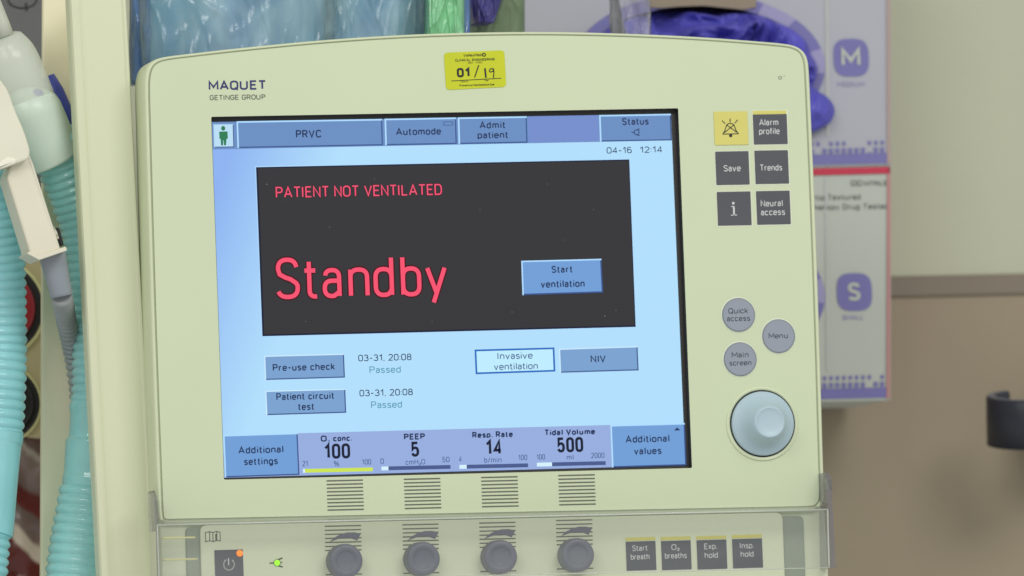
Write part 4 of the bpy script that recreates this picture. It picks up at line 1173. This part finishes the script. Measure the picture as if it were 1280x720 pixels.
# console keys
def ckey(x0, y0, x1, y1, texts, strip=True):
    mb = MB(); cx, cy = (x0 + x1) / 2, (y0 + y1) / 2; c = P(cx, cy, PY); sx, s2 = scale_at(cx, cy, PY)
    def rc(l, t, r, b): return [(c.x + (X - cx) * sx, c.z + (cy - Z) * s2) for X, Z in ((l, t), (r, t), (r, b), (l, b))]
    mb.slab(rc(x0 - .7, y0 - .7, x1 + 1.2, y1 + 1.4), PY - .0001, PY + .00005, key_edge)
    if strip: mb.slab(rc(x0, y0 - 5, x1, y0 - .8), PY - .00012, PY + .00003, key_yellow)
    mb.slab(rc(x0, y0, x1, y1), PY - .0005, PY, key_dark, .00012)
    for t in texts: mb.text(*t, 7.2, PY - .00062, key_text, 0)
    return mb, c
for (x0, y0, x1, y1, tx) in [(782.6, 676.6, 819.8, 713, [('Start', 790.4, 809.6, 688.6), ('breath', 788.6, 812, 699.4)]),
                             (826.8, 675.8, 863.8, 712.2, [('O\u2082', 839.4, 849.4, 687.4), ('breaths', 831.2, 858.6, 698)]),
                             (871.2, 674.8, 908.4, 711.4, [('Exp.', 880.4, 896.6, 686.4), ('hold', 881, 897.4, 697.4)]),
                             (915.6, 673.4, 953, 710, [('Insp.', 925, 942.4, 685.4), ('hold', 926, 942, 696)])]:
    mb, c = ckey(x0, y0, x1, y1, tx); mb.build('console_key', CON)
mb, c = ckey(268.4, 687.2, 304, 724, [], False)
m_ = key_text; y = PY - .00062
mb.line([(286.2 + 6.6 * math.cos(math.radians(a)), 705.6 - 7 * math.sin(math.radians(a))) for a in range(125, 416, 15)], 1.3, y, m_)
mb.line([(285.6, 698), (285.9, 706)], 1.3, y, m_)
pk = mb.build('power_key', CON)
mb = MB(); mb.lathe(P(299.6, 691.6, PY - .0005), [(1.7e-3, 0), (1.6e-3, .0005), (1.1e-3, .0009), (.4e-3, .0011)], lamp_mat('orange_lamp', (255, 122, 20), 1.0), 24); mb.build('orange_light', CON)
mb = MB(); mb.lathe(P(346.4, 703.6, PY), [(1.6e-3, 0), (1.5e-3, .0003), (1.0e-3, .0006), (.3e-3, .0007)], lamp_mat('green_lamp', (140, 226, 20), .9), 24)
dg = mat('dark_green_ink', (52, 72, 30), rough=.6)
mb.line([(337.6, 703.8), (342.4, 703.8)], 1.5, PY - .0001, dg); mb.line([(348, 699.4), (352.8, 697.6)], 1.7, PY - .0001, dg); mb.line([(348.6, 707.4), (353, 708.6)], 1.7, PY - .0001, dg)
mb.line([(350.6, 703), (352.6, 703)], 1.2, PY - .0001, dg)
mb.disc(346.4, 703.6, 4.5, PY - .00006, dg, 24)
mb.build('mains_light', CON)

# --- clear hinged cover over the console
acr = film_mat('clear_acrylic', (184, 190, 186), .10, .20, gloss=.1, rough=.06, tint=(.96, .965, .965), scale=4, stretch=(1, 1, 8))  # pale streaks in the haze stand for reflections on the cover
acr_lip = clear_mat('clear_acrylic_lip', tint=(0.88, 0.89, 0.9), haze=0.28, hazecol=(136, 142, 138), gloss=0.12, rough=.08)
acr_wing = clear_mat('clear_acrylic_wing', tint=(0.82, 0.82, 0.85), haze=0.28, hazecol=(165, 162, 172), gloss=0.2, rough=.08)
acr_edge = mat('acrylic_edge_highlight', (214, 220, 208), rough=0.15, clear=.4, spec=.8)  # pale colour stands for highlights along the cover's edges
VY = -.0165
tl, tr, br, bl_ = P(196.6, 656.4, VY), P(1034.4, 637, VY), P(1036.4, 709.6, VY), P(199, 729, VY)
mb = MB()
th = .0016
mb.face([tl, tr, br, bl_], acr)
COV = mb.build('cover', VENT)
mb = MB()
ba, bb = P(203, 648.6, -.0012), P(1030, 632.4, -.0012)
up = Vector((0, 0, .0014))
mb.face([tl, tr, bb, ba], acr_lip)
mb.build('cover_lip', COV)
mb = MB()
def bead(a, b, r, m=acr_edge):
    n = 8; mb.tube([a.lerp(b, k / n) for k in range(n + 1)], [r] * (n + 1), m, 10)
bead(tl, tr, .0005); bead(tr, br, .00045); bead(tl, bl_, .0004); bead(br, bl_, .0003)
mb.build('cover_edge', COV)
# side wings
def wing(front, Y0, Y1):
    mb = MB()
    A = [P(x, y, Y0) for x, y in front]; B = [Vector((p.x - .0002, Y1, p.z)) for p in A]; n = len(A)
    mb.face(A, acr_wing)
    for i in range(n): mb.face([A[i], A[(i + 1) % n], B[(i + 1) % n], B[i]], acr_wing)
    mb.build('cover_wing', COV)
wing([(1035, 637), (1033, 612), (1032.4, 590.6), (1036, 591), (1039, 598), (1040.6, 612), (1040, 626), (1041.4, 642), (1045, 709), (1036.6, 710.4)], -.014, .004)
wing([(194.8, 664), (193.4, 640), (193, 613), (195.4, 620), (197, 640), (198.4, 656), (200.4, 728), (196.4, 729)], -.014, .004)
for (x0, y0, x1, y1) in ((202, 672.6, 244, 671.8), (203, 699.6, 247, 698.8)):
    mb = MB(); bead(P(x0, y0, -.012), P(x1, y1, -.012), .0005, ycream); mb.build('cover_rib', COV)  # ribs in cream, their bright refraction put into the colour
